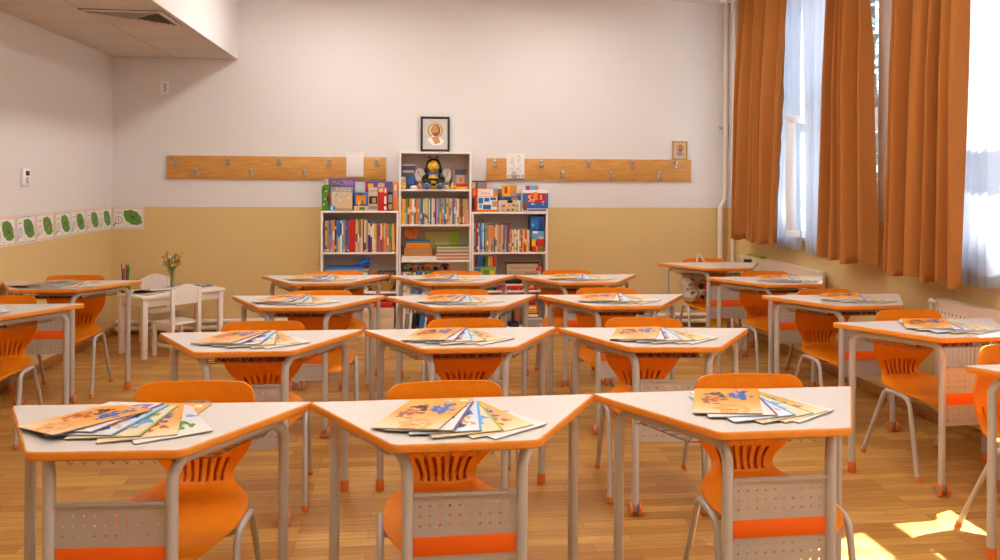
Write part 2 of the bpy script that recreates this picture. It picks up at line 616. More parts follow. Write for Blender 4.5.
# windows: white frames with a transom, two casements each, sill
def window(idx, a, b, open_sash=False):
    root = empty('window_%d' % idx, (XR + .26, (a + b) / 2, WZ0))
    tag(root, kind='structure')
    w, h = b - a, WZ1 - WZ0
    f = MB()
    t = .06
    zt = .96
    for (y0, y1, z0, z1) in ((-w / 2, w / 2, 0, t), (-w / 2, w / 2, h - t, h), (-w / 2, -w / 2 + t, t, h - t), (w / 2 - t, w / 2, t, h - t), (-w / 2 + t, w / 2 - t, zt - .04, zt + .04), (-.04, .04, t, h - t)):
        f.cbox((-.035, y0, z0), (.035, y1, z1), .006)
    f.build('window_frame', 'frame_white', root)
    for sy in (-1, 1):
        for (z0, z1) in ((t, zt - .04), (zt + .04, h - t)):
            y0, y1 = (.04, w / 2 - t) if sy > 0 else (-w / 2 + t, -.04)
            if open_sash and sy > 0 and z0 == t:
                continue
            sa = MB()
            for (p0, p1, q0, q1) in ((y0, y1, z0, z0 + .05), (y0, y1, z1 - .05, z1), (y0, y0 + .05, z0 + .05, z1 - .05), (y1 - .05, y1, z0 + .05, z1 - .05)):
                sa.cbox((-.03, p0, q0), (.03, p1, q1), .005)
            sh = sa.build('sash', 'frame_white', root)
            MB().box((-.004, y0 + .05, z0 + .05), (.004, y1 - .05, z1 - .05)).build('pane', 'glass', sh, smooth=0)
    MB().cbox((-.28, -w / 2 - .03 + .03, -.0), (-.036, w / 2, .025), .006).build('window_sill', 'frame_white', root)
    return root
for i, (a, b) in enumerate(WINDOWS):
    w1 = window(i + 1, a, b, i == 0)
    if i == 0:
        # the casement that stands open into the room
        sa = MB()
        sw, sh_ = .40, 1.0
        for (p0, p1, q0, q1) in ((0, sw, 0, .06), (0, sw, sh_ - .06, sh_), (0, .06, .06, sh_ - .06), (sw - .06, sw, .06, sh_ - .06)):
            sa.cbox((-.03, p0, q0), (.03, p1, q1), .005)
        op = sa.build('open_sash', 'frame_white', w1)
        MB().box((-.004, .06, .06), (.004, sw - .06, sh_ - .06)).build('pane', 'glass', op, smooth=0)
        op.location = (-.02, .0, .03)
        op.rotation_euler = (0, 0, R(86))

# trees and ground beyond the windows
tag(MB().box((XR + 1.5, -10, -.9), (40, 60, -.8)).build('ground', 'snow', smooth=0), kind='structure')
def tree(x, y, h, r, label, seed, leaves=700, low=.22):
    random.seed(seed)
    root = tag(empty('tree', (x, y, -.8)), label, 'tree', 'trees outside the windows')
    t = MB()
    t.tube([(0, 0, 0), (.05, .02, h * .4), (-.04, .05, h * .75), (0, 0, h)], [.22, .18, .12, .04], 8)
    for k in range(14):
        z = h * random.uniform(.3, .9)
        a = random.uniform(0, 6.28)
        l = r * random.uniform(.5, 1)
        t.tube([(0, 0, z), (l * .5 * math.cos(a), l * .5 * math.sin(a), z + .3), (l * math.cos(a), l * math.sin(a), z + .5)], [.06, .04, .015], 6)
    t.build('trunk', 'bark', root)
    f = MB()
    for k in range(leaves):
        z = h * random.uniform(low, 1.05)
        rr = r * math.sqrt(random.random()) * min(1, (1.1 - z / h) * 1.8 + .2)
        a = random.uniform(0, 6.28)
        c = Vector((rr * math.cos(a), rr * math.sin(a), z))
        q = Matrix.Translation(c) @ Matrix.Rotation(random.uniform(0, 6.28), 4, 'Z') @ Matrix.Rotation(random.uniform(-1, 1), 4, 'X')
        s = random.uniform(.08, .22)
        f.add([(-s, 0, 0), (0, -s * .5, .02), (s, 0, 0), (0, s * .5, .03)], [(0, 1, 2, 3)], 0, q)
    f.build('foliage', 'foliage', root, smooth=0)
tree(9.3, 15.3, 6.2, 1.3, 'frosty green tree seen in the gap between the second curtain and the pier', 3)
tree(10.76, 9.04, 14.8, 2.4, 'unseen dense tree added to keep the sun off the corner window', 8, 3200, .60)  # added out of view; its crown blocks direct sun on the corner voile
tree(15.5, 26.5, 7.0, 1.8, 'frosty green tree farther from the window than its neighbour', 5)
random.seed(11)

# air diffuser in the soffit
vent = tag(empty('air_vent', (-1.97, 5.95, ZS - .004)), 'square four-way air vent set in the tiled soffit', 'vent')
vb = MB()
vs_ = .27
vb.box((-vs_, -vs_, -.004), (vs_, vs_, -.001), 1)
vb.build('backing', ['black', 'black'], vent, smooth=0)
fr = MB()
for (x0, y0, x1, y1) in ((-vs_, -vs_, vs_, -vs_ + .03), (-vs_, vs_ - .03, vs_, vs_), (-vs_, -vs_ + .03, -vs_ + .03, vs_ - .03), (vs_ - .03, -vs_ + .03, vs_, vs_ - .03)):
    fr.cbox((x0, y0, -.016), (x1, y1, -.004), .003)
fr.build('frame', 'ceil_tile', vent)
lv = MB()
for q in range(4):
    rot = Matrix.Rotation(q * math.pi / 2, 4, 'Z')
    for k in range(7):
        d = .03 + k * .031
        mx = rot @ Matrix.Translation((d, 0, -.012)) @ Matrix.Rotation(R(38), 4, 'Y')
        lv.box((-.012, -d + .004, -.001), (.012, d - .004, .001), 0, mx)
lv.build('louvres', 'ceil_tile', vent, smooth=0)

# surface mounted ceiling lamps over the desks
def ceiling_light(x, y, label):
    r = tag(empty('ceiling_light', (x, y, ZC)), label, 'ceiling light', 'ceiling lights')
    h = MB()
    h.cbox((-.16, -.62, -.06), (.16, .62, -.0005), .01)
    h.build('housing', 'frame_white', r)
    MB().cbox((-.14, -.60, -.085), (.14, .60, -.061), .008).build('diffuser', 'lamp', r)
for j, y in enumerate((6.5, 3.9, 1.3)):
    for i, x in enumerate((-.70, 1.45)):
        ceiling_light(x, y, 'white oblong ceiling light, %s from the bookcase wall, on the %s side' % (ORD[j], ('soffit', 'window')[i]))

# ------------------------------------------------------------------ heating: pipes and radiators
pp = tag(empty('heating_pipe', (XR - .045, YB - .05, 0)), 'white heating riser pipe in the window corner with a bend', 'pipe')
MB().tube(fillet([(0, 0, ZC), (0, 0, 1.30), (-.05, 0, 1.22), (-.05, 0, .0)], .04), .021, 12).build('riser', 'pipe', pp)
MB().tube([(-.05, 0, 1.215), (-.05, 0, .0)], .027, 12).build('lower_pipe', 'pipe', pp)
cl = MB().cbox((-.05, -.01, 2.03), (.03, .06, 2.045), .002)
cl.build('pipe_clamp', 'chrome', pp)
p2 = MB().tube([(XR - .03, YB - .22, ZC - .002), (XR - .03, YB - .22, .0)], .016, 12).build('heating_pipe', 'pipe')
tag(p2, 'thinner white riser pipe beside the first curtain', 'pipe')
for z, nm in ((.125, 'upper'), (.062, 'lower')):
    for (x0, x1, side) in ((XL + .06, -.87, 'coat rack side'), (1.36, XR - .13, 'window side')):
        o = MB().tube([(x0, YB - .045, z), (x1, YB - .045, z)], .022, 12).build('heating_pipe', 'pipe')
        tag(o, '%s white heating pipe running low along the bookcase wall, %s' % (nm, side), 'pipe')

def radiator(y0, y1, label):
    """panel radiator under a window; root at its wall-side middle"""
    L_ = y1 - y0
    r = tag(empty('radiator', (XR - .02, (y0 + y1) / 2, .19)), label, 'radiator', 'radiators under the windows')
    H = .60
    b = MB()
    b.box((-.067, -L_ / 2 + .012, .0), (-.057, L_ / 2 - .012, H - .02), 0)
    b.box((-.03, -L_ / 2 + .012, .0), (-.02, L_ / 2 - .012, H - .02), 0)
    n = int(L_ / .033)
    for k in range(n):                                       # pressed vertical flutes
        y = -L_ / 2 + .03 + k * (L_ - .06) / (n - 1)
        b.add([(-.067, y - .011, .03), (-.075, y - .004, .045), (-.075, y + .004, .045), (-.067, y + .011, .03),
               (-.067, y - .011, H - .07), (-.075, y - .004, H - .085), (-.075, y + .004, H - .085), (-.067, y + .011, H - .07)],
              [(0, 1, 5, 4), (1, 2, 6, 5), (2, 3, 7, 6), (0, 3, 2, 1), (4, 5, 6, 7)], 0)
        b.box((-.0678, y + .012, H - .082), (-.0671, y + .020, H - .068), 1)
    b.build('panel', ['radiator', 'slot'], r)
    g = MB()
    g.box((-.070, -L_ / 2, H - .022), (-.066, L_ / 2, H))
    g.box((-.014, -L_ / 2, H - .022), (-.010, L_ / 2, H))
    for k in range(int(L_ / .02)):
        y = -L_ / 2 + .008 + k * .02
        g.box((-.066, y, H - .012), (-.014, y + .008, H - .006))
    for k in range(3):
        g.box((-.062 + .018 * k, -L_ / 2, H - .006), (-.052 + .018 * k, L_ / 2, H))
    g.build('top_grille', 'radiator', r, smooth=0)
    for sy in (-1, 1):
        MB().cbox((-.072, sy * L_ / 2 - .006, -.0), (-.008, sy * L_ / 2 + .006, H), .003).build('side_cover', 'radiator', r)
    v = MB()
    v.tube(fillet([(-.05, L_ / 2 + .006, H - .03), (-.05, L_ / 2 + .07, H - .03), (-.05, L_ / 2 + .07, H - .07)], .015), .012, 10)
    v.ball((-.05, L_ / 2 + .075, H - .03), .02)
    v.build('vent_valve', 'pipe', r)
    k = MB().lathe([(.006, 0), (.014, 0), (.016, .004), (.012, .012), (.004, .014)], 12, 0, Matrix.Translation((-.049, -L_ / 2 - .006, H - .055)) @ Matrix.Rotation(R(180), 4, 'Z'), 'Y')
    k.build('bleed_plug', 'chrome', r)
    for sy in (-1, 1):
        MB().box((-.02, sy * (L_ / 2 - .2) - .02, .1), (.02, sy * (L_ / 2 - .2) + .02, .5)).build('bracket', 'radiator', r, smooth=0)
    return r
radiator(5.905, 7.32, 'cream panel radiator under the window by the bookcase corner')
radiator(2.60, 4.50, 'cream panel radiator under the sunlit window beside the white voile')
# things lying on the corner radiator
g = MB()
g.cbox((-.03, -.17, 0), (.03, .17, .003), .001)
g.cbox((-.028, -.15, .003), (.026, .13, .018), .003)
o = tag(g.build('notebook', ['lime'], loc=(3.175, 7.08, .7905)), 'bright green notebook lying on top of the corner radiator', 'notebook')

# ------------------------------------------------------------------ curtains
def curtain(name, xc, top, bot, ztop, zbot, folds, amp, m, seed, taper=0.0, hem=.02, nz=40, ny=150):
    rnd = random.Random(seed)
    ph = [rnd.uniform(0, 6.28) for _ in range(4)]
    mb = MB()
    vs, fs = [], []
    for i in range(nz + 1):
        t = i / nz
        z = ztop + (zbot - ztop) * t
        gather = .45 + .55 * min(1, t * 2.2)
        for j in range(ny + 1):
            u = j / ny
            uu = u + .030 * math.sin(2 * math.pi * u * 2 + ph[0]) + .012 * math.sin(2 * math.pi * (u * 3 + t * .5) + ph[1])
            a = 2 * math.pi * folds * uu
            x = amp * gather * (1 - 2 * abs(math.sin(a / 2)) ** .75 + .22 * math.sin(a * .5 + ph[2])) + .3 * amp * math.sin(2 * math.pi * u * 1.5 + ph[3] + t * 1.2)
            y0 = top[0] + (bot[0] - top[0]) * t
            y1 = top[1] + (bot[1] - top[1]) * t
            bulge = .02 * math.sin(math.pi * t) * (u - .5)
            y = y0 + (y1 - y0) * u - bulge + .35 * amp * math.cos(a) * gather * .4
            zz = z + (.010 * math.sin(a * .5 + ph[1]) * t + taper * (u - .5) * t)
            vs.append((xc + x, y, zz))
    w = ny + 1
    for i in range(nz):
        for j in range(ny):
            fs.append((i * w + j, i * w + j + 1, (i + 1) * w + j + 1, (i + 1) * w + j))
    # give the cloth its thickness
    n = len(vs)
    off = .0022
    vs2 = [(x + off, y, z) for x, y, z in vs]
    f2 = [tuple(k + n for k in f[::-1]) for f in fs]
    rim = []
    for j in range(ny):
        rim.append((j + 1, j, n + j, n + j + 1))
        b = nz * w
        rim.append((b + j, b + j + 1, n + b + j + 1, n + b + j))
    for i in range(nz):
        rim.append((i * w, (i + 1) * w, n + (i + 1) * w, n + i * w))
        rim.append(((i + 1) * w + ny, i * w + ny, n + i * w + ny, n + (i + 1) * w + ny))
    mb.add(vs + vs2, fs + f2 + rim)
    return mb.build(name, m, None, smooth=80)

CX = 3.06
def drape(top, bot, zbot, folds, seed, label):
    o = curtain('curtain', CX, top, bot, 3.215, zbot + .025, folds, .065, 'curtain', seed)
    tag(o, label, 'curtain', 'orange curtains')
    t = curtain('header_tape', CX - .003, (top[0] - .004, top[1] + .004), (top[0] - .004, top[1] + .004), 3.235, 3.15, folds, .016, 'curtain_tape', seed, nz=3)
    t.parent = o
    return o
drape((6.29, 7.20), (6.42, 7.28),   .925, 7, 1, 'orange curtain by the bookcase corner, first along the windows')
drape((5.16, 5.60), (5.07, 5.69), .905, 5, 2, 'orange curtain between the open casement and the white pier')
drape((4.06, 4.82), (4.11, 4.92), .885, 6, 3, 'wide orange curtain beside the sunlit voile and over the second radiator')
def voile(top, bot, zbot, folds, seed, label):
    o = curtain('voile', CX + .125, top, bot, 3.21, zbot, folds, .014, 'sheer', seed, nz=30)
    return tag(o, label, 'sheer curtain', 'white voiles')
voile((6.26, 7.05), (6.24, 7.05), .925, 9, 4, 'white voile hanging flat beside the first orange curtain')
voile((5.74, 6.27), (5.84, 6.18),   .915, 5, 5, 'white voile draped over the open casement')
voile((3.70, 4.50), (3.74, 4.50), .905, 8, 6, 'white voile glowing in the sunlit second window')
rail = tag(empty('curtain_rail', (CX + .03, 4.8, 3.255)), 'white double curtain rail fixed along the ceiling above the windows', 'curtain rail')
MB().cbox((-.05, -2.8, 0), (-.02, 2.85, .03), .004).build('front_track', 'frame_white', rail)
MB().cbox((.03, -2.8, 0), (.06, 2.85, .03), .004).build('rear_track', 'frame_white', rail)
for y in (-2.2, -.7, .8, 2.4):
    MB().cbox((-.06, y - .02, .03), (.07, y + .02, .065), .003).build('bracket', 'frame_white', rail)

# ------------------------------------------------------------------ wall fixtures
rm = tag(empty('thermostat_remote', (XL, 6.195, 1.425)), 'white wall-mounted air conditioner remote in its holder above the posters', 'remote control')
MB().cbox((.001, -.055, 0), (.022, .055, .125), .006).build('holder', 'frame_white', rm)
MB().box((.022, -.02, .075), (.0235, .035, .11)).build('display', 'black', rm, smooth=0)
b_ = MB()
for r_ in range(3):
    b_.cbox((.022, -.02, .02 + .016 * r_), (.025, .02, .03 + .016 * r_), .001)
b_.build('buttons', 'grey', rm)
sw = tag(empty('wall_switch', (-2.334, YB, 2.28)), 'small grey-white wall sensor plate high by the soffit', 'switch')
MB().cbox((-.045, -.014, -.0), (.045, -.001, .13), .005).build('plate', 'frame_white', sw)
MB().tube([(.0, -.018, .03), (.014, -.018, .05), (0, -.018, .07), (.012, -.018, .09), (0, -.018, .105)], .006, 8).build('emblem', 'grey', sw)

# posters with a leaf, an insect and a letter under a magnifying glass
def poster(w, h, border, letter, lcol, bug, label, loc, rz, mirror=False):
    mb = MB()
    mats = ['paper', border, 'leaf_green', 'grey', 'white', lcol, bug[1], 'black', 'beige', 'lime']
    def flat(poly, layer, m):
        mb.prism([(x, -z) for x, z in poly][::-1], 0, .0006 + .0004 * layer, m, ROT)
    ROT = Matrix.Rotation(R(90), 4, 'X')                     # poster plane: x along, z up, facing -y
    def P(poly, layer, m):
        n = len(poly)
        d = .0012 + .0004 * layer
        vs = [(x, -d, z) for x, z in poly]
        mb.add(vs, [list(range(n))], m)
    mb.box((0, -.0012, 0), (w, 0, h), 0)
    for (x0, z0, x1, z1) in ((.008, .008, w - .008, .012), (.008, h - .012, w - .008, h - .008), (.008, .012, .012, h - .012), (w - .012, .012, w - .008, h - .012)):
        P([(x0, z0), (x1, z0), (x1, z1), (x0, z1)], 1, 1)
    # leaf, its stalk corner at the lower end
    cx, cz, n = w * .64, h * .52, 28
    pts = []
    for k in range(n):
        a = 2 * math.pi * k / n
        rr = 1 + .05 * math.sin(9 * a)
        x, z = .088 * math.cos(a) * rr, .062 * math.sin(a) * rr
        if abs(math.sin(a)) < .25: x *= 1.12
        ca, sa = math.cos(-.62), math.sin(-.62)
        pts.append((cx + x * ca - z * sa, cz + x * sa + z * ca))
    P(pts, 1, 2)
    for (dx, dz) in ((.03, -.035), (-.02, -.045), (.045, .0), (-.03, .02), (.0, .04)):
        P([(cx + dx + .004 * math.cos(a * .785), cz + dz + .004 * math.sin(a * .785)) for a in range(8)], 2, 9)
    # the insect
    kind = bug[0]
    if kind == 'butterfly':
        for sx in (-1, 1):
            P([(cx, cz - .01), (cx + sx * .03, cz + .03), (cx + sx * .024, cz), (cx + sx * .02, cz - .03)][::sx], 2, 6)
    elif kind == 'bee':
        P([(cx + .018 * math.cos(a * .628), cz + .014 * math.sin(a * .628)) for a in range(10)], 2, 6)
        P([(cx + .012, cz - .02), (cx + .024, cz - .02), (cx + .024, cz - .004), (cx + .012, cz - .004)], 3, 7)
    else:
        P([(cx - .036, cz + .026), (cx - .03, cz + .034), (cx + .036, cz - .024), (cx + .030, cz - .032)][::-1], 2, 6)
        P([(cx - .012, cz - .004), (cx + .016, cz + .002), (cx + .012, cz + .012), (cx - .016, cz + .006)], 3, 7)
    # magnifying glass with its letter
    mxx, mz, rr = w * .20, h * .40, .036
    P([(mxx + rr * math.cos(2 * math.pi * a / 20), mz + rr * math.sin(2 * math.pi * a / 20)) for a in range(20)], 1, 3)
    P([(mxx + .030 * math.cos(2 * math.pi * a / 20), mz + .030 * math.sin(2 * math.pi * a / 20)) for a in range(20)], 2, 4)
    P([(mxx - .028, mz - .022), (mxx - .05, mz - .052), (mxx - .043, mz - .056), (mxx - .022, mz - .027)], 2, 7)
    tv, tf = text_geo(letter, .05)
    mb.add([(mxx + x, -.0026, mz + y) for x, y, z in tv], tf, 5)
    # a word and two specks
    for k in range(6):
        x = .03 + .010 * k
        P([(x, h * .72), (x + .007, h * .72), (x + .007, h * .72 + .008), (x, h * .72 + .008)], 1, 3)
    P([(w * .45, .026), (w * .45 + .008, .026), (w * .45 + .008, .034), (w * .45, .034)], 1, 5)
    o = mb.build('alphabet_poster', mats, smooth=0, loc=loc)
    o.rotation_euler = (0, 0, rz)
    return tag(o, label, 'poster', 'leaf posters along the paint line')
PY = [5.77, 6.08, 6.39, 6.71, 7.01, 7.32, 7.615]
SPEC = [('salmon', 'A', 'navy', ('bee', 'brown'), 'leaf poster with a brown bee, cut by the picture edge'),
        ('blue', 'E', 'blue', ('butterfly', 'slate'), 'leaf poster with a blue butterfly and the letter E'),
        ('salmon', 'I', 'orange', ('worm', 'orange'), 'leaf poster with an orange caterpillar and a letter I'),
        ('blue', 'O', 'slate', ('worm', 'brown'), 'leaf poster with a long brown insect and a letter O'),
        ('salmon', 'U', 'slate', ('bug', 'dark red'), 'leaf poster with a dark red bug and a letter U'),
        ('salmon', 'I', 'slate', ('worm', 'grey'), 'leaf poster with a grey insect, second from the room corner'),
        ('beige', 'I', 'slate', ('butterfly', 'grey'), 'leaf poster with grey wings, tight in the room corner')]
for y, (bd, le, lc, bug, lab) in zip(PY, SPEC):
    poster(.298, .205, bd, le, lc, bug, lab, (XL + .001, y, 1.004), R(90))
poster(.288, .207, 'pink', 'I', 'red', ('worm', 'brown'), 'wide leaf poster on the back wall beside the corner, under the white paint', (-2.805, YB - .001, 1.003), 0)

# coat racks
def coat_rack(x0, x1, up, low, label, side):
    z0, z1 = 1.482, 1.702
    r = tag(empty('coat_rack', ((x0 + x1) / 2, YB, z0)), label, 'coat rack', 'coat racks')
    cx = (x0 + x1) / 2
    MB().cbox((x0 - cx, -.022, 0), (x1 - cx, -.001, z1 - z0), .002).build('board', 'rack', r)
    def hook(x, z):
        h = MB()
        h.cbox((-.013, -.027, -.035), (.013, -.0225, .03), .002)
        h.lathe([(.004, -.05), (.014, -.048), (.018, -.040), (.012, -.034), (.008, -.027)], 12, 0, Matrix.Translation((0, 0, .022)), 'Y')
        for sx in (-1, 1):
            h.tube(fillet([(0, -.027, -.025), (sx * .012, -.05, -.035), (sx * .022, -.062, -.028), (sx * .026, -.064, -.008)], .012), .0045, 8)
            h.ball((sx * .026, -.064, -.006), .0065, seg=8, rings=6)
        h.build('hook', 'chrome', r, loc=(x - cx, 0, z - z0))
    for x in up: hook(x, 1.650)
    for x in low: hook(x, 1.545)
px0 = lambda p: -.111 + (p - 399) * .0094
coat_rack(-2.307, -.243, [-2.225, -1.735, -1.26, -.79, -.325], [-2.03, -1.525, -1.02], 'honey wood coat rack beside the soffit corner, behind the first bookcase', 'l')
coat_rack(.749, 2.845, [.825, 1.295, 1.77, 2.225, 2.68], [1.51, 2.00, 2.50, 1.02], 'honey wood coat rack on the window half of the back wall', 'r')
def sheet(x, z, w, h, label, drawn):
    r = MB()
    r.cbox((0, -.004, 0), (w, 0, h), .001, 0)
    if drawn:
        rnd = random.Random(4)
        # pencil strokes of two standing figures
        for (cx, hh) in ((w * .3, .15), (w * .66, .17)):
            pts = []
            for k in range(26):
                a = k / 25 * 6.28 * 2.4
                pts.append((cx + .03 * math.cos(a) * (1 - k / 40), -.0047, .06 + hh * k / 25 + .012 * math.sin(a)))
            r.tube(pts, .0016, 4, 1)
            r.tube([(cx + .018 * math.cos(t * .52), -.0047, .06 + hh - .03 + .018 * math.sin(t * .52)) for t in range(13)], .0016, 4, 1)
        for k in range(5):
            r.box((.01 + k * .035, -.0046, .012), (.03 + k * .035, -.004, .03), 1)
    else:
        for (a, b, c, d) in ((.012, .012, w - .012, .0135), (.012, h - .0135, w - .012, h - .012)):
            r.box((a, -.0045, b), (c, -.004, d), 1)
    o = r.build('paper_sheet', ['paper', 'grey'], loc=(x, YB - .0265, z))
    return tag(o, label, 'sheet of paper', 'sheets hung on the coat racks')
sheet(-.625, 1.512, .165, .235, 'plain white sheet hung on the rack behind the first bookcase', False)
sheet(.945, 1.505, .18, .245, 'white sheet with a pencil drawing of two figures, hung on the window-side rack', True)

# icons
def icon(x, z, w, h, y, fm, bgm, robe, label, mb_seed, lean=0):
    r = tag(empty('framed_icon', (x, y, z), 0), label, 'picture frame')
    r.rotation_euler = (R(lean), 0, 0)
    t = w * .075
    f = MB()
    for (x0, z0, x1, z1) in ((-w / 2, 0, w / 2, t), (-w / 2, h - t, w / 2, h), (-w / 2, t, -w / 2 + t, h - t), (w / 2 - t, t, w / 2, h - t)):
        f.cbox((x0, -.018, z0), (x1, 0, z1), .003)
    f.build('frame', fm, r)
    p = MB()
    p.box((-w / 2 + t, -.008, t), (w / 2 - t, -.002, h - t), 0)
    def disc(cx, cz, rx, rz, lay, m, a0=0, a1=6.2832, n=24):
        pts = [(cx + rx * math.cos(a0 + (a1 - a0) * k / n), -.0085 - .0008 * lay, cz + rz * math.sin(a0 + (a1 - a0) * k / n)) for k in range(n)]
        p.add(pts, [list(range(n))], m)
    u = w
    cz = h * .60
    disc(0, cz, u * .27, u * .27, 1, 1)                       # halo
    disc(0, cz, u * .21, u * .21, 2, 0)
    p.add([(-u * .27, -.0095, h * .32), (-u * .06, -.0095, h * .17), (u * .22, -.0095, h * .2), (u * .3, -.0095, h * .3), (u * .1, -.0095, h * .44), (-u * .1, -.0095, h * .44)], [(0, 1, 2, 3, 4, 5)], 2)
    p.add([(-u * .13, -.0100, h * .40), (0, -.0100, h * .20), (u * .18, -.0100, h * .26), (u * .1, -.0100, h * .46)], [(0, 1, 2, 3)], 3)
    disc(u * .02, cz, u * .155, u * .20, 4, 4)                # hair
    disc(0, cz + u * .01, u * .11, u * .155, 5, 3)            # face
    disc(u * .02, cz - u * .13, u * .075, u * .07, 6, 4)      # beard
    for sx in (-1, 1):
        disc(sx * u * .045 - u * .01, cz + u * .04, u * .024, u * .012, 7, 4, n=10)
    p.box((-u * .14, -.0092, h * .86), (u * .14, -.0085, h * .875), 1)
    for sx in (-1, 1):
        p.box((sx * u * .3 - .008, -.0092, h * .41), (sx * u * .3 + .008, -.0085, h * .425), 1)
    p.build('picture', [bgm, 'gold', robe, 'skin', 'brown'], r, smooth=0)
    return r
icon(.235, 1.762, .285, .345, YB - .045, 'black', 'silver', 'white', 'black framed silver icon of a bearded saint standing on the tall bookcase', 1, -5)
icon(2.728, 1.7035, .155, .19, YB - .004, 'gold', 'beige', 'light blue', 'small gold framed icon with blue robes standing on the window-side coat rack', 2)

# ------------------------------------------------------------------ bookcases
YFB = 7.65
def bookcase(x0, x1, top, shelves, label):
    r = tag(empty('bookcase', ((x0 + x1) / 2, YFB, 0)), label, 'bookcase', 'white bookcases')
    w = (x1 - x0) / 2
    D = .262
    t = .018
    for s in (-1, 1):
        MB().cbox((s * w - (t if s > 0 else 0), 0, 0), (s * w + (0 if s > 0 else t), D, top - t), .0015).build('side_panel', 'shelf', r)
    MB().cbox((-w, 0, top - t), (w, D, top), .0015).build('top_board', 'shelf', r)
    for z in shelves:
        MB().cbox((-w + t, .004, z - t), (w - t, D - .006, z), .0015).build('shelf', 'shelf', r)
    MB().box((-w + t, .012, .0), (w - t, .028, shelves[-1] - t)).build('plinth', 'shelf', r, smooth=0)
    MB().box((-w + t * .3, D - .006, .03), (w - t * .3, D, top - t)).build('back_board', 'shelf_back', r, smooth=0)
LB, CB, RB = (-.838, -.116), (-.112, .578), (.583, 1.321)
bookcase(*LB, 1.187, [.795, .42, .06], 'low white bookcase on the coat rack side of the tall one')
bookcase(*CB, 1.752, [1.393, 1.058, .716, .39, .06], 'tall white bookcase between the two low ones')
bookcase(*RB, 1.178, [.79, .42, .06], 'low white bookcase on the window side of the tall one')

def book_geo(w, h, d, cols):
    mb = MB()
    c = .0015
    mb.box((0, 0, 0), (w, c, h), 0)                           # spine
    mb.box((0, c, 0), (c, d, h), 0)
    mb.box((w - c, c, 0), (w, d, h), 0)
    mb.box((c, c, .002), (w - c, d - .003, h - .003), 1)      # pages
    if len(cols) > 1:
        bands = cols[1]
        for (a, b, k) in bands:
            mb.box((.0006, -.0004, h * a), (w - .0006, 0, h * b), k)
    return mb
def shelf_books(x0, z, specs, where, group, ybase=YFB + .012, lean_end=0):
    rnd = random.Random(len(specs) * 7 + int(x0 * 100))
    x = x0
    for i, sp in enumerate(specs):
        w, h, col = sp[0], sp[1], sp[2]
        band = sp[3] if len(sp) > 3 else None
        d = min(.2, h * .72)
        bands = []
        mats = [col, 'page']
        if band:
            mats.append(band)
            k = rnd.choice([[(.06, .3, 2)], [(.55, .92, 2)], [(.1, .2, 2), (.7, .8, 2)], [(.0, .45, 2)]])
            bands = k
        else:
            mats.append('white' if col not in ('white', 'cream', 'beige') else 'brown')
            a = rnd.uniform(.2, .5)
            bands = [(a, a + rnd.uniform(.1, .3), 2)] if rnd.random() < .6 else [(.05, .09, 2)]
            if w > .02: bands = [(.1, .13, 2), (.75, .8, 2)]
        mb = book_geo(w - .0012, h, d, (col, bands))
        o = mb.build('book', mats, smooth=0, loc=(x, ybase + rnd.uniform(0, .012), z + .0005))
        tag(o, '%s-spined book, %s from the soffit side on %s' % (col, ordinal(i + 1), where), 'book', group)
        x += w
    return x
def spec(text, wbase, hs):
    out = []
    cols = [c.strip() for c in text.split(',')]
    rnd = random.Random(len(text))
    for i, c in enumerate(cols):
        b = None
        if '/' in c: c, b = c.split('/')
        wm = 1.0
        if c.endswith('*'): c, wm = c[:-1], 4.0
        h = hs(i / max(1, len(cols) - 1)) + rnd.uniform(-.008, .008)
        out.append([wbase * wm * rnd.uniform(.8, 1.2), h, c] + ([b] if b else []))
    return out
def fit(specs, width):
    s = width / sum(q[0] for q in specs)
    for q in specs: q[0] *= s
    return specs
sp = spec('slate, yellow/red, grey, lilac/slate, grey, orange, navy/yellow, light blue/blue, blue/yellow, white/navy, light blue/white, grey, slate/lilac, slate, red*/red, beige, tan, brown/beige, yellow/cream, blue/crimson, cream/navy, tan, navy/cream, crimson/white, white, yellow/cream, tan/grey, crimson/red, grey/brown, cream/brown, red/orange, beige/salmon, orange/grey, grey, olive/orange, green/lime, beige, orange/yellow',
          .018, lambda u: .305 if u < .60 else .270)
shelf_books(LB[0] + .026, .795, fit(sp, .668), "the low coat-rack-side bookcase's upper shelf", 'books on the upper shelf of the low bookcase by the coat rack')
sp = spec('yellow/pink, yellow, orange/yellow, green/light blue, dark red, orange, yellow/orange, white, white/grey, brown, orange/salmon, tan, grey, slate, green/slate, white/blue, beige, cream, lime/olive, cream, navy/blue, cream/white, cream, blue/navy, pink/salmon, light blue/blue, olive/yellow, grey/purple, orange, light blue/navy, slate, yellow/olive, tan, beige, cream/pink, blue/slate, grey, cream/salmon, white/purple, lime/yellow, brown/orange, dark red/green, tan/white, lime/salmon, pink/salmon, beige/grey',
          .0145, lambda u: .245)
shelf_books(CB[0] + .024, 1.058, fit(sp, .642), "the tall bookcase's second shelf", 'books on the second shelf of the tall bookcase')
sp = spec('grey/slate, red/crimson, slate/white, white/green, blue, light blue/blue, white/orange, blue/slate, lime/olive, grey, orange, beige/salmon, pink/green, orange/tan, slate/yellow, cream, beige, tan/grey, salmon/beige, beige/lilac, slate, orange/yellow, blue/navy, crimson/tan, tan, orange/brown, cream, beige/salmon, white/lime, green/cream, white/cream, tan, red/yellow, yellow/salmon, white/red, red, yellow/orange, white/beige, tan/brown',
          .0145, lambda u: .285 if u < .22 else (.262 if u < .62 else .212))
xe = shelf_books(RB[0] + .022, .79, fit(sp, .548), "the low window-side bookcase's upper shelf", 'books on the upper shelf of the low bookcase by the windows')
sp = spec('grey, white/tan, beige, cream/brown, tan, green/teal, white/blue, slate, blue/navy, blue/green, white, green/white', .017, lambda u: .21)
shelf_books(CB[0] + .03, .39, fit(sp, .24), "the tall bookcase's fourth shelf", 'books on the fourth shelf of the tall bookcase')
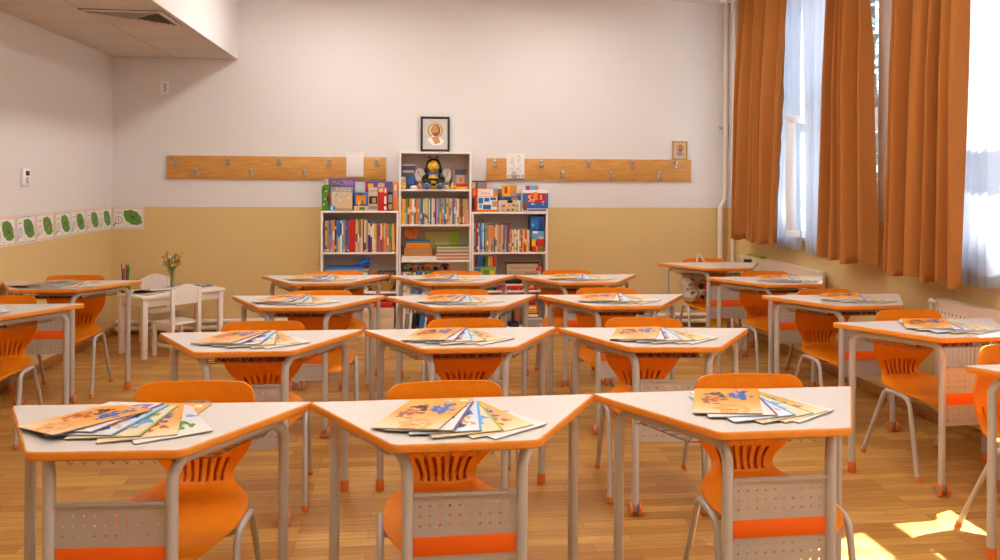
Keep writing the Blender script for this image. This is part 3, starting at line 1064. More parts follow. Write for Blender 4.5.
# tilted folders on the lowest shelf of the tall bookcase
for i, (c, w, h) in enumerate((('white', .03, .25), ('grey', .03, .25), ('white', .028, .24), ('black', .034, .25), ('blue', .05, .26), ('white', .02, .25), ('black', .06, .22))):
    x = CB[0] + .03 + sum((.034, .034, .034, .03, .052, .03, .04)[:i]) + (.028 if i > 3 else 0)
    mb = MB().cbox((0, 0, 0), (w - .003, .2, h), .002, 0)
    mb.cbox((.004, -.001, h * .6), (w - .007, .0005, h * .85), .0003, 1)
    o = mb.build('ring_binder', [c, 'paper'], loc=(x, YFB + .014, .0615 + w * math.sin(R(9 if i > 3 else 4))))
    o.rotation_euler = (0, R(9 if i > 3 else 4), 0)
    tag(o, '%s ring binder, %s along the tall bookcase\'s lowest shelf' % (c, ordinal(i + 1)), 'binder', 'ring binders on the lowest shelf')

def face_box(name, a, b, mats, label, cat, prints=(), lean=0, rz=0, texts=(), group=None, c=.003):
    """a box with printed patches on its front (the -y side); a,b in world"""
    w, d, h = (b[i] - a[i] for i in range(3))
    mb = MB().cbox((0, 0, 0), (w, d, h), c, 0)
    for i_, (u0, v0, u1, v1, m) in enumerate(prints):
        mb.box((u0 * w, -.0006 - .0003 * i_, v0 * h), (u1 * w, .0, v1 * h), m)
    for (body, size, u, v, m) in texts:
        tv, tf = text_geo(body, size)
        mb.add([(u * w + x, -.0045, v * h + y) for x, y, z in tv], tf, m)
    o = mb.build(name, mats, loc=a)
    o.rotation_euler = (R(lean), 0, R(rz))
    return tag(o, label, cat, group)

# --- on top of the low bookcase, coat rack side (top at 1.187)
zt = 1.1875
face_box('board_game_box', (-.822, 7.76, zt), (-.532, 7.80, zt + .305), ['purple', 'lime', 'lilac', 'beige', 'green'], 'purple board game box with green lettering, standing behind the jigsaw', 'game box',
         [(.02, .68, .14, .98, 3), (.62, .78, .95, .95, 2), (.2, .62, .98, .72, 4)], texts=[('LUNCY', .062, .40, .86, 1)])
random.seed(21)
dn = MB()                                                   # green dinosaur-shaped book
dp = [(-.012, 0), (.0, .02), (.0, .12), (-.004, .18), (.0, .23), (.03, .245), (.075, .24), (.09, .215), (.085, .17), (.055, .155), (.058, .10), (.085, .02), (.085, 0)]
dn.add([(x * .8, 0, z) for x, z in dp] + [(x * .8, .018, z) for x, z in dp], [list(range(13)), list(range(13, 26))[::-1]] + [((i + 1) % 13, i, 13 + i, 13 + (i + 1) % 13) for i in range(13)], 0)
for (x, z, m) in ((.024, .20, 1), (.04, .185, 2), (.02, .06, 2), (.032, .11, 2)):
    dn.ball((x, 0, z), (.009, .003, .009), m, seg=8, rings=6)
tag(dn.build('shaped_book', ['green', 'black', 'yellow'], loc=(-.832, 7.662, zt), smooth=30), 'green dinosaur-shaped book at the end of the low bookcase top', 'book')
face_box('picture_book', (-.808, 7.70, zt), (-.752, 7.715, zt + .205), ['brown', 'slate', 'orange'], 'narrow brown and blue picture book leaning by the jigsaw box', 'book', [(.1, .1, .9, .5, 1), (.2, .6, .8, .9, 2)])
jb = face_box('jigsaw_box', (-.752, 7.668, zt), (-.545, 7.713, zt + .225), ['grey', 'beige', 'white', 'slate', 'tan'], 'jigsaw box with a beige picture of white discs on the low bookcase', 'game box',
              [(.06, .06, .97, .80, 1), (.1, .02, .95, .10, 4)], texts=[('PUZZLE', .042, .58, .89, 2)])
for (x, z, r_) in ((.035, .13, .017), (.06, .155, .015), (.045, .165, .014), (.08, .16, .014), (.125, .16, .012), (.17, .125, .012), (.09, .105, .013), (.055, .12, .012)):
    j = MB()
    j.lathe([(r_, -.0022), (r_, -.001)], 14, 0, Matrix.Translation((x, 0, z)), 'Y')
    j.lathe([(r_ * .4, -.003), (r_ * .4, -.0021)], 10, 1, Matrix.Translation((x, 0, z)), 'Y')
    j.build('printed_disc', ['white', 'slate'], jb, smooth=30)
face_box('playing_card', (-.755, 7.655, zt), (-.705, 7.659, zt + .05), ['light blue', 'white', 'blue'], 'tiny light blue card in front of the jigsaw box', 'card', [(.2, .2, .7, .8, 1), (.5, .3, .9, .7, 2)])
face_box('toy_box', (-.533, 7.658, zt), (-.405, 7.74, zt + .172), ['blue', 'orange', 'yellow', 'green', 'beige', 'brown'], 'small blue toy box with an orange picture on the low bookcase', 'game box',
         [(0, 0, 1, .27, 4), (.14, .36, .86, .84, 1), (.3, .3, .45, .6, 2), (.55, .38, .7, .58, 3), (.3, .86, .7, .98, 5), (.4, .05, .8, .2, 3)])
face_box('board_game_box', (-.436, 7.76, zt), (-.172, 7.80, zt + .277), ['purple', 'red', 'yellow', 'beige', 'blue'], 'purple and red board game box standing behind the magazine', 'game box',
         [(0, 0, .06, 1, 1), (.1, .80, .3, .93, 2), (.45, .80, .7, .95, 3), (.78, .6, .98, .95, 4)])
face_box('magazine', (-.400, 7.668, zt), (-.311, 7.678, zt + .222), ['beige', 'dark red', 'black', 'tan', 'grey'], 'beige magazine with a dark picture, standing by the red box', 'magazine',
         [(.1, .3, .95, .62, 2), (.4, .34, .8, .55, 3), (.1, .08, .9, .2, 4)], texts=[('GIANTS', .022, .5, .85, 1)])
face_box('boxed_book', (-.309, 7.66, zt), (-.225, 7.74, zt + .222), ['red', 'beige', 'white', 'orange'], 'thick red boxed book with white lettering on the low bookcase top', 'book',
         [(.08, .8, .6, .96, 1), (.7, .3, .95, .62, 2), (.74, .78, .92, .96, 2), (.7, .05, .95, .2, 2)])
face_box('picture_book', (-.223, 7.665, zt), (-.169, 7.74, zt + .255), ['black', 'slate', 'tan', 'grey'], 'dark picture book with a blue top standing by the orange box', 'book',
         [(0, .7, 1, 1, 1), (.2, .3, .9, .6, 3), (.2, .05, .9, .25, 2)])
face_box('board_game_box', (-.167, 7.66, zt), (-.121, 7.86, zt + .275), ['orange', 'salmon', 'light blue', 'cream'], 'orange game box on its edge against the tall bookcase', 'game box',
         [(.3, .7, .7, .9, 3), (.3, .5, .7, .62, 2), (.3, .1, .7, .3, 1)])

# --- tall bookcase: top compartment (shelf 1.393)
z1 = 1.3935
face_box('book', (-.092, 7.80, z1 + .002), (.045, 7.82, z1 + .24), ['slate', 'beige', 'light blue', 'white', 'blue'], 'large dark blue picture book on the top shelf of the tall bookcase', 'book',
         [(.08, .66, .9, .76, 1), (.14, .12, .3, .5, 4), (.45, .2, .85, .5, 4), (0, .94, 1, 1, 3)], -4)
face_box('framed_photo', (-.095, 7.72, z1 + .002), (-.035, 7.735, z1 + .13), ['black', 'beige', 'tan'], 'small black standing photo frame before the dark blue book', 'picture frame', [(.12, .08, .88, .92, 1), (.3, .2, .7, .7, 2)], -8, 22)
# bee soft toy
bee = tag(empty('soft_toy', (.215, 7.76, z1)), 'seated yellow and black bee soft toy with a blue bow', 'soft toy')
bm_ = MB()
bm_.ball((0, 0, .075), (.062, .055, .08), 0)
for k, z in enumerate((.035, .085)):
    bm_.lathe([(.054 if k == 0 else .0605, z - .001), (.058 if k == 0 else .0635, z + .01), (.0535 if k == 0 else .058, z + .022)], 16, 1)
bm_.build('body', ['yellow', 'black'], bee, 60)
hd = MB()
hd.ball((0, -.01, .218), (.062, .056, .062), 0)
hd.ball((0, -.066, .208), .010, 2, seg=8, rings=6)
for s in (-1, 1):
    hd.ball((s * .023, -.060, .228), (.010, .006, .012), 3, seg=10, rings=6)
    hd.ball((s * .022, -.065, .228), (.005, .003, .006), 4, seg=8, rings=6)
    hd.ball((s * .036, -.052, .205), (.012, .006, .010), 2, seg=8, rings=6)
hd.tube([(-.022, -.060, .190), (0, -.064, .184), (.022, -.060, .190)], .0025, 6, 1)
hd.build('head', ['yellow', 'black', 'orange', 'white', 'navy'], bee, 60)
hr = MB()
hr.ball((0, .012, .226), (.076, .058, .072), 0, jit=.05)
for s in (-1, 1):
    hr.ball((s * .062, -.012, .185), (.026, .03, .036), 0, seg=10, rings=6)
    hr.tube(fillet([(s * .02, 0, .29), (s * .028, -.006, .305), (s * .036, -.01, .312)], .01), .004, 6)
    hr.ball((s * .038, -.012, .312), .009, seg=8, rings=6)
hr.build('hair', 'black', bee, 60)
bw = MB()
for s in (-1, 1):
    bw.add([(0, -.058, .152), (s * .052, -.066, .138), (s * .055, -.066, .170), (0, -.068, .160), (s * .05, -.052, .15)], [(0, 1, 4), (1, 2, 4), (0, 3, 1), (3, 2, 1), (0, 4, 3), (4, 2, 3)])
bw.ball((0, -.066, .155), .012, seg=8, rings=6)
bw.build('bow', 'blue', bee, 30)
for s in (-1, 1):
    a_ = MB().tube(fillet([(s * .05, 0, .135), (s * .1, -.02, .105), (s * .085, -.065, .075), (s * .045, -.08, .07)], .04), [.022] * 2 + [.022] * 12 + [.018] * 2 if False else .021, 10)
    a_.ball((s * .045, -.08, .07), .024, seg=10, rings=6)
    a_.build('arm', 'black', bee, 60)
    l_ = MB().tube(fillet([(s * .03, -.01, .04), (s * .062, -.08, .045), (s * .06, -.13, .028)], .03), .023, 10, 0)
    l_.ball((s * .06, -.13, .03), .029, 1, seg=12, rings=8)
    l_.build('leg', ['yellow', 'blue'], bee, 60)
    w_ = MB().ball((s * .128, .05, .135), (.052, .006, .066), 0, seg=16)
    w_.tube([(s * .09, .042, .1), (s * .13, .041, .13), (s * .15, .041, .18)], .004, 6, 1)
    w_.build('wing', ['white', 'tan'], bee, 60)
face_box('framed_card', (.405, 7.80, z1 + .0015), (.558, 7.812, z1 + .228), ['tan', 'grey', 'slate', 'salmon', 'beige'], 'framed card with a tan border on the top shelf by the bee', 'picture frame',
         [(.08, .06, .92, .94, 1), (.14, .62, .86, .86, 2), (.25, .2, .75, .6, 4), (.4, .3, .6, .5, 3)], -5)
face_box('box', (.435, 7.69, z1), (.552, 7.76, z1 + .026), ['yellow', 'orange'], 'flat yellow box under a red one on the top shelf', 'box', [(.1, .4, .3, .6, 1)])
face_box('box', (.432, 7.685, z1 + .0265), (.55, 7.76, z1 + .057), ['red', 'orange'], 'flat red box stacked on the yellow one beside the card', 'box', [(.1, .4, .3, .6, 1)])
def trinket(x, y, z, parts, label, cat, name):
    mb = MB()
    ms = []
    for (c, r_, m) in parts:
        if m not in ms: ms.append(m)
        mb.ball(c, r_, ms.index(m), seg=10, rings=7)
    return tag(mb.build(name, ms, smooth=60, loc=(x, y, z)), label, cat)
trinket(-.075, 7.69, z1, [((0, 0, .02), (.026, .02, .02), 'yellow'), ((.012, -.004, .045), .014, 'yellow'), ((.027, -.01, .044), .006, 'orange')], 'small yellow toy duck at the end of the top shelf', 'toy', 'toy_duck')
trinket(.03, 7.70, z1, [((0, 0, .018), (.036, .022, .018), 'white'), ((.025, 0, .03), .012, 'grey')], 'small white shell ornament on the top shelf by the bee', 'ornament', 'shell_ornament')
trinket(.085, 7.71, z1, [((0, 0, .02), (.022, .02, .02), 'salmon'), ((0, 0, .045), .014, 'cream')], 'small salmon clay figurine beside the bee toy', 'ornament', 'clay_figurine')
trinket(.345, 7.70, z1, [((0, 0, .024), (.03, .024, .024), 'beige'), ((.0, 0, .05), .014, 'brown'), ((.02, -.01, .03), .010, 'dark red')], 'beige and brown clay pot ornament beside the bee toy', 'ornament', 'clay_pot')
trinket(.398, 7.69, z1, [((0, 0, .022), (.02, .02, .022), 'yellow'), ((0, 0, .05), (.01, .01, .016), 'cream'), ((.024, 0, .02), .016, 'orange')], 'small yellow candle ornament before the framed card', 'ornament', 'candle_ornament')

# --- tall bookcase: third compartment (shelf .716)
z3 = .7165
ppk = MB()
for k in range(6):
    ppk.cbox((random.uniform(-.004, .004), random.uniform(0, .006), .0065 * k), (.33 + random.uniform(-.004, .004), .2, .0065 * k + .006), .001)
tag(ppk.build('paper_stack', 'white', loc=(-.085, 7.662, z3)), 'white stack of paper under the cardboard box in the tall bookcase', 'paper')
cb = tag(empty('storage_box', (-.06, 7.668, z3 + .04)), 'open brown cardboard box of coloured folders on the white paper', 'box')
k_ = MB()
for (a, b) in (((0, 0, 0), (.265, .19, .003)), ((0, 0, .003), (.265, .003, .078)), ((0, .187, .003), (.265, .19, .078)), ((0, .003, .003), (.003, .187, .078)), ((.262, .003, .003), (.265, .187, .078))):
    k_.box(a, b)
k_.build('carton', 'cardboard', cb, smooth=0)
for i, (c, h) in enumerate((('orange', .112), ('orange', .116), ('green', .126), ('light blue', .13), ('blue', .142))):
    m_ = MB().prism(round_poly([(-.115, 0), (.115, 0), (.115, h), (-.115, h)], [.001, .001, .015, .015]), 0, .012, 0, Matrix.Rotation(R(90), 4, 'X'))
    o = m_.build('folder', c, loc=(.075, 7.715 + .026 * i, z3 + .0435))
    tag(o, '%s folder standing in the cardboard box, %s from its front' % (c, ordinal(i + 1)), 'folder', 'folders in the cardboard box')
lf = tag(empty('leaf_ornament', (.012, 7.83, z3 + .0)), 'orange paper leaf ornament on a stand behind the cardboard box', 'ornament')
MB().tube([(0, 0, .0), (0, 0, .255)], .006, 8).build('stem', 'brown', lf)
for (ang, c) in ((-.5, 'orange'), (.35, 'orange'), (-.05, 'brown')):
    q = Matrix.Translation((0, -.004 + ang * .01, .185)) @ Matrix.Rotation(ang, 4, 'Y')
    pl = [(0, 0), (.028, .03), (.038, .07), (.022, .10), (0, .125), (-.022, .10), (-.038, .07), (-.028, .03)]
    MB().prism([(x, z) for x, z in pl], 0, .003, 0, q @ Matrix.Rotation(R(90), 4, 'X')).build('leaf', c if c == 'orange' else 'cap', lf, smooth=0)
face_box('parcel_box', (.135, 7.86, z3), (.475, 7.895, z3 + .262), ['mustard', 'lime', 'beige'], 'greenish flat game box standing at the back of the tall bookcase', 'game box', [(.72, .6, 1, 1, 1), (.3, .4, .7, .6, 2)])
for i in range(8):
    mb = MB()
    hh = .0155
    mb.box((0, 0, 0), (.318, .2, .0015), 0).box((0, 0, hh - .0015), (.318, .2, hh), 0).box((0, .0, .0015), (.002, .2, hh - .0015), 0)
    mb.box((.002, .002, .0015), (.316, .198, hh - .0015), 1)
    cc = ['tan', 'orange', 'beige', 'salmon', 'brown', 'tan', 'beige', 'green'][i]
    o = mb.build('workbook', [cc, 'page' if i % 2 else 'cardboard'], smooth=0, loc=(.245 + random.uniform(-.004, .004), 7.668 + random.uniform(0, .006), z3 + i * .0162))
    tag(o, '%s workbook lying in the tall bookcase stack, %s from the bottom' % (cc, ordinal(i + 1)), 'book', 'workbooks stacked in the tall bookcase')
# --- tall bookcase: fourth compartment above the fourth shelf books: speckled pencil cases lie on the books
pb = MB()
for k in range(26):
    pb.ball((.03 + .022 * (k % 20) + random.uniform(-.01, .01), .05 + random.uniform(0, .1), .018 + (.02 if k >= 20 else 0)), (.024, .03, .018), k % 5, seg=8, rings=6)
tag(pb.build('wooden_beads', ['cov_toybag', 'grey', 'white', 'black', 'orange'], loc=(-.085, 7.675, .39 + .222)), 'speckled heap of craft beads in the tall bookcase', 'craft beads', kind='stuff')
trinket(-.02, 7.72, .39 + .265, [((0, 0, .012), (.035, .03, .014), 'green')], 'round green lid on the heap of craft beads', 'lid', 'green_lid')
trinket(.175, 7.71, .39 + .26, [((0, 0, .01), (.05, .03, .012), 'orange'), ((.03, 0, .016), (.03, .02, .01), 'orange')], 'orange felt pouch on the heap of craft beads', 'pouch', 'felt_pouch')
trinket(.335, 7.75, .39 + .26, [((0, 0, .01), (.04, .03, .016), 'dark red')], 'dark red felt pouch at the end of the craft beads', 'pouch', 'felt_pouch')

# --- low bookcase, coat rack side: middle shelf (.42)
z2 = .4205
sb = tag(empty('storage_box', (-.805, 7.668, z2)), 'low white storage box under the blue bag', 'box')
MB().cbox((0, 0, 0), (.405, .21, .185), .006).build('body', 'white', sb)
MB().cbox((-.006, -.006, .185), (.411, .216, .215), .005).build('lid', 'grey', sb)
bb = MB()
bb.cbox((0, 0, 0), (.36, .17, .016), .006)
random.seed(5)
o = tag(bb.build('folded_bag', 'blue', loc=(-.80, 7.68, z2 + .216)), 'blue bag folded flat on the white storage box', 'bag')
bb2 = MB()
for (x, z, r_) in ((0, .025, .04), (.03, .05, .036), (.055, .055, .036), (.03, .08, .02), (.08, .05, .025), (.075, .075, .016)):
    bb2.ball((x, 0, z), (r_, .03, r_ * .85), 0, jit=.10, seg=10, rings=7)
tag(bb2.build('plush_bird', 'blue', smooth=30, loc=(-.475, 7.72, z2 + .229)), 'crumpled bright blue cloth bundle at the end of the folded bag', 'cloth')
face_box('game_box', (-.385, 7.815, z2), (-.315, 7.84, z2 + .19), ['tan', 'lime', 'orange', 'slate'], 'tan game box with a green print on the middle shelf', 'game box', [(.3, .1, .8, .5, 1), (0, .4, .3, .55, 3), (.4, .7, .9, .9, 2)])
tp = tag(empty('toy_rocket', (-.262, 7.72, z2 + .012)), 'pointed toy tower in blue yellow and green standing in the wicker basket', 'toy')
MB().lathe([(.032, 0), (.032, .03), (.024, .05)], 12).build('base', 'yellow', tp)
MB().lathe([(.022, .05), (.02, .12), (.002, .175)], 12).build('spire', 'blue', tp)
MB().cbox((.012, -.024, .04), (.028, -.01, .11), .002).build('fin', 'green', tp)
face_box('patterned_board', (-.31, 7.84, z2), (-.14, 7.868, z2 + .18), ['brown', 'tan', 'dark red'], 'brown patterned board standing at the back of the middle shelf', 'game box', [(.1, .2, .9, .9, 1), (0, 0, .12, 1, 2)])
face_box('box', (-.225, 7.71, z2 + .012), (-.185, 7.75, z2 + .15), ['brown', 'black', 'tan'], 'dark brown small box standing in the wicker basket', 'box', [(.1, .5, .4, 1, 1), (.6, .2, .9, .8, 2)])
# below: wicker basket on the lowest shelf's stacked drawer box
dr = tag(empty('drawer_chest', (-.45, 7.672, .0605)), 'cream cardboard drawer box with faint prints at the bottom of the low bookcase', 'box')
MB().cbox((0, 0, 0), (.30, .2, .105), .003).build('lower_drawer', 'beige', dr)
MB().cbox((0, 0, .107), (.30, .2, .205), .003).build('upper_drawer', 'beige', dr)
d_ = MB()
for q in range(9):
    d_.tube([(.02 + .03 * q, -.001, .03 + .015 * (q % 3)), (.03 + .03 * q, -.001, .05 + .01 * (q % 2))], .0015, 5)
    d_.tube([(.02 + .03 * q, -.001, .13 + .015 * (q % 3)), (.035 + .03 * q, -.001, .16)], .0015, 5)
d_.build('print', 'tan', dr)
face_box('game_box', (-.43, 7.676, .0605 + .207), (-.165, 7.85, .0605 + .262), ['red', 'orange', 'crimson'], 'flat red game box on the cream drawer box', 'game box', [(.05, .2, .35, .8, 1), (.4, .3, .9, .5, 2)])
wb = tag(empty('wicker_basket', (-.275, 7.735, z2)), 'round wicker basket of bits and pieces in the low bookcase', 'basket')
prof = [(.085, 0.0), (.105, .02), (.122, .05), (.130, .085), (.124, .087), (.115, .05), (.098, .022), (.08, .010)]
w_ = MB()
w_.lathe(prof, 28, 0, Matrix.Diagonal((1, .5, 1, 1)))
w_.build('bowl', 'wicker', wb, 50)
w_ = MB().tube([(.127 * math.cos(a * .2244), .0635 * math.sin(a * .2244), .088 + .003 * (a % 2)) for a in range(28)], .007, 8, closed=True)
w_.build('rim', 'wicker', wb, 60)

# --- on top of the low bookcase, window side (top at 1.178)
zt = 1.1785
face_box('board_game_box', (.588, 7.83, zt), (.739, 7.87, zt + .30), ['dark red', 'grey', 'beige', 'white'], 'dark red game box with a grey picture, tallest behind the window-side boxes', 'game box', [(.05, .7, .3, .95, 2), (.4, .66, .95, .95, 1)])
face_box('board_game_box', (.585, 7.672, zt), (.626, 7.78, zt + .225), ['red', 'black', 'orange'], 'narrow red game box on edge against the tall bookcase', 'game box', [(0, .1, .6, .6, 1), (.2, .7, .8, .95, 2)])
face_box('board_game_box', (.628, 7.655, zt), (.832, 7.70, zt + .226), ['orange', 'white', 'blue', 'salmon', 'yellow', 'tan', 'light blue'], 'orange edged word game box with blue tiles on the low window-side bookcase', 'game box',
         [(.08, .66, .78, .97, 1), (.05, .1, .97, .64, 1), (.08, .36, .3, .60, 2), (.36, .44, .6, .6, 2), (.64, .5, .92, .62, 2), (.3, .12, .68, .30, 2), (.12, .16, .25, .33, 6), (.80, .84, .96, .97, 6), (.74, .22, .96, .46, 5)],
         texts=[('litere', .04, .42, .80, 3)])
face_box('game_box', (.834, 7.80, zt), (.884, 7.86, zt + .22), ['olive', 'grey', 'lime'], 'olive game box behind the word game', 'game box', [(.1, .8, .9, .95, 1), (.1, .6, .9, .75, 2)])
face_box('wooden_case', (.836, 7.69, zt), (1.060, 7.77, zt + .113), ['beige', 'white', 'black'], 'cream wooden case with a dark clasp under the blue box', 'case', [(.03, .05, .15, .95, 1), (.85, .05, .97, .95, 1), (.42, .75, .64, 1.0, 2)])
face_box('game_box', (.834, 7.688, zt + .1135), (1.058, 7.77, zt + .150), ['navy', 'slate', 'grey'], 'flat navy game box lying on the cream wooden case', 'game box', [(.1, .2, .3, .8, 1), (.6, .1, .9, .7, 2)])
face_box('toy_box', (.880, 7.69, zt + .1505), (1.020, 7.76, zt + .258), ['orange', 'yellow', 'red', 'light blue', 'lime'], 'small orange and yellow toy box on top of the navy box', 'game box', [(.0, .0, .5, 1, 1), (.15, .25, .35, .85, 2), (.66, .25, .84, .5, 3), (.7, .5, .82, .85, 4)])
pz = tag(empty('fruit_puzzle', (.872, 7.655, zt)), 'wooden fruit puzzle board leaning before the cream case', 'puzzle')
MB().cbox((0, 0, 0), (.165, .012, .085), .002).build('board', 'beige', pz)
for i, (x, z, c) in enumerate(((.02, .06, 'red'), (.075, .062, 'salmon'), (.115, .066, 'red'), (.145, .06, 'lime'), (.02, .022, 'yellow'), (.06, .02, 'red'), (.105, .022, 'brown'), (.145, .022, 'yellow'))):
    MB().ball((x, -.001, z), (.012, .004, .011), 0, seg=10, rings=6).build('piece', c, pz, 60)
face_box('board_game_box', (1.03, 7.80, zt), (1.25, 7.88, zt + .255), ['light blue', 'white', 'slate', 'red', 'orange'], 'pale blue and white game box behind the big window-side one', 'game box', [(.0, .7, .4, 1, 1), (.45, .8, .6, .98, 3), (.85, .88, 1, .98, 4), (.5, .72, .95, .8, 2)])
face_box('board_game_box', (1.066, 7.655, zt), (1.324, 7.702, zt + .212), ['white', 'blue', 'red', 'orange', 'slate', 'brown'], 'large white, red and blue game box at the window end of the bookcase top', 'game box',
         [(.02, .16, 1, .86, 1), (.2, .42, .92, .86, 2), (.42, .55, .6, .9, 3), (.05, .06, .2, .45, 5), (.24, .05, .92, .12, 4), (.04, .7, .2, .86, 4)],
         texts=[('S', .09, .30, .60, 0), ('Z', .07, .42, .44, 0), ('S', .06, .72, .66, 0), ('T', .05, .80, .40, 0)])
# --- low bookcase, window side: upper shelf stack
zs = .7905
x0 = xe + .012
face_box('toy_box', (1.168, 7.67, zs), (1.290, 7.80, zs + .125), ['red', 'yellow', 'navy', 'green', 'orange'], 'red, yellow and green block-patterned box at the bottom of the shelf stack', 'game box', [(.0, .45, .3, .98, 1), (.45, .1, .9, .4, 3), (.3, .5, .5, .7, 2), (.34, .05, .44, .45, 4)])
face_box('toy_box', (1.166, 7.675, zs + .1255), (1.288, 7.80, zs + .205), ['light blue', 'white', 'beige'], 'light blue box in the middle of the shelf stack', 'game box', [(.1, .7, .5, .95, 1), (.6, .0, 1, .3, 2)])
face_box('toy_box', (1.150, 7.67, zs + .2055), (1.287, 7.80, zs + .345), ['navy', 'blue', 'light blue'], 'dark blue box on top of the shelf stack', 'game box', [(.05, .1, .6, .8, 1), (.1, .3, .3, .5, 2)])
# --- middle shelf
zs = .4205
face_box('game_box', (.61, 7.68, zs), (.82, 7.80, zs + .11), ['green', 'lime', 'blue', 'orange'], 'green patterned box, lowest of the pair under the pen case', 'game box', [(.1, .2, .4, .8, 1), (.5, .3, .8, .9, 2), (.7, .1, .95, .3, 3)])
face_box('game_box', (.612, 7.68, zs + .1105), (.818, 7.80, zs + .222), ['lime', 'green', 'blue', 'yellow'], 'lime patterned box under the pen case', 'game box', [(.0, .5, .3, .9, 2), (.4, .3, .7, .8, 1), (.75, .2, .95, .7, 3)])
pc = tag(empty('pen_case', (.607, 7.675, zs + .2225)), 'grey display case of rainbow coloured pens on the lime box', 'pen case')
k_ = MB()
k_.box((0, .02, 0), (.22, .10, .122)).box((0, 0, 0), (.22, .02, .008)).box((0, 0, .112), (.22, .02, .122)).box((0, 0, .008), (.006, .02, .112)).box((.214, 0, .008), (.22, .02, .112))
k_.build('tray', 'grey', pc, smooth=0)
for i, c in enumerate(('dark red', 'blue', 'blue', 'black', 'green', 'yellow', 'orange', 'red')):
    MB().lathe([(.011, .012), (.011, .09), (.004, .108)], 10, 0, Matrix.Translation((.02 + .0258 * i, .008, 0))).build('pen', c, pc)
bf = tag(empty('framed_picture', (.925, 7.77, zs + .0015)), 'black framed tan picture standing on the middle shelf', 'picture frame')
bf.rotation_euler = (R(-4), 0, 0)
k_ = MB()
for (a, b) in (((0, 0, 0), (.34, .015, .012)), ((0, 0, .245), (.34, .015, .26)), ((0, 0, .012), (.012, .015, .245)), ((.328, 0, .012), (.34, .015, .245))):
    k_.cbox(a, b, .002)
k_.build('frame', 'black', bf)
k_ = MB().box((.012, .006, .012), (.328, .012, .245), 0)
k_.box((.012, .0054, .17), (.328, .006, .235), 1)
k_.tube([(.05 + .008 * q, .005, .205 + .012 * math.sin(q * 1.3) * (1 if q % 3 else 1.6)) for q in range(31)], .002, 5, 2)
k_.add([(.06, .0052, .012), (.26, .0052, .012), (.328, .0052, .15), (.2, .0052, .16)], [(0, 1, 2, 3)], 3)
k_.build('picture', ['beige', 'cream', 'crimson', 'tan'], bf, smooth=0)
ms = tag(empty('toy_mushroom', (1.245, 7.70, zs)), 'red capped toy mushroom at the end of the middle shelf', 'toy')
MB().lathe([(.022, 0), (.016, .05), (.014, .195)], 12).build('stalk', 'white', ms, 50)
MB().lathe([(.014, .19), (.032, .192), (.030, .21), (.018, .226), (.003, .232)], 14).build('cap', 'red', ms, 50)
tr = tag(empty('toy_train', (.895, 7.70, zs)), 'black, white and red toy train on the middle shelf', 'toy')
MB().cbox((0, -.03, .012), (.19, .03, .045), .004).build('chassis', 'red', tr)
MB().cbox((.005, -.028, .0455), (.185, .028, .062), .003).build('deck', 'white', tr)
k_ = MB().lathe([(.03, .01), (.032, .02), (.032, .11), (.028, .115)], 14, 0, Matrix.Translation((0, 0, .088)), 'X')
k_.cbox((.115, -.03, .0625), (.178, .03, .135), .004)
k_.build('boiler', 'black', tr)
for x in (.03, .08, .13, .17):
    for y in (-.033, .033):
        MB().lathe([(.013, -.004), (.015, 0), (.013, .004)], 14, 0, Matrix.Translation((x, y, .0155)), 'Y').build('wheel', 'red', tr)
cr = tag(empty('toy_car', (.735, 7.705, zs)), 'blue and white toy car on the middle shelf beside the train', 'toy')
MB().cbox((0, -.03, .012), (.10, .03, .045), .01).build('body', 'blue', cr)
MB().cbox((.025, -.025, .0455), (.08, .025, .075), .01).build('cabin', 'white', cr)
for x in (.022, .078):
    for y in (-.032, .032):
        MB().lathe([(.012, -.004), (.014, 0), (.012, .004)], 12, 0, Matrix.Translation((x, y, .0145)), 'Y').build('wheel', 'black', cr)
face_box('toy_brick', (.84, 7.69, zs), (.885, 7.74, zs + .055), ['red', 'crimson'], 'small red toy brick between the toy car and the train', 'toy', [(.1, .5, .9, .8, 1)])
face_box('toy_box', (1.128, 7.668, zs), (1.19, 7.74, zs + .085), ['red', 'orange', 'yellow'], 'red box with an orange print beside the toy train', 'game box', [(.2, .2, .6, .8, 1), (.65, .3, .9, .9, 2)])
face_box('toy_box', (1.192, 7.658, zs), (1.262, 7.675, zs + .078), ['red', 'orange', 'cream'], 'red card box standing before the toy mushroom', 'game box', [(.1, .6, .5, .9, 1), (.5, .1, .9, .4, 2)])
# --- lowest shelf, window side
zs = .0605
gs = tag(empty('storage_box', (1.10, 7.67, zs)), 'grey storage box carrying the red game boxes', 'box')
MB().cbox((0, 0, 0), (.17, .2, .075), .004).build('body', 'grey', gs)
MB().cbox((-.004, -.004, .0755), (.174, .204, .088), .004).build('lid', 'shelf_back', gs)
z = zs + .0885
for (c, h, x0, x1, lab, p) in (('crimson', .048, 1.13, 1.245, 'crimson game box at the bottom of the pile on the grey storage box', 'white'), ('yellow', .028, 1.13, 1.225, 'yellow flat box in the pile on the grey storage box', 'orange'),
                              ('orange', .045, 1.128, 1.225, 'orange game box in the pile on the grey storage box', 'cream'), ('red', .04, 1.125, 1.215, 'red game box on top of the pile on the grey storage box', 'dark red')):
    face_box('game_box', (x0, 7.68, z), (x1, 7.80, z + h), [c, p], lab, 'game box', [(.1, .25, .9, .75, 1)])
    z += h + .0005
tri = tag(empty('desk_lamp_base', (.955, 7.70, zs)), 'black stand with an upright bar on the lowest window-side shelf', 'stand')
MB().cbox((0, 0, 0), (.10, .14, .038), .006).build('base', 'black', tri)
MB().cbox((.03, .05, .0385), (.055, .075, .20), .004).build('upright', 'black', tri)
tri.name = 'upright_stand'
face_box('game_box', (1.058 - .035, 7.82, zs), (1.075, 7.87, zs + .22), ['salmon', 'orange'], 'salmon box standing behind the black stand', 'game box', [(.1, .5, .9, .95, 1)])
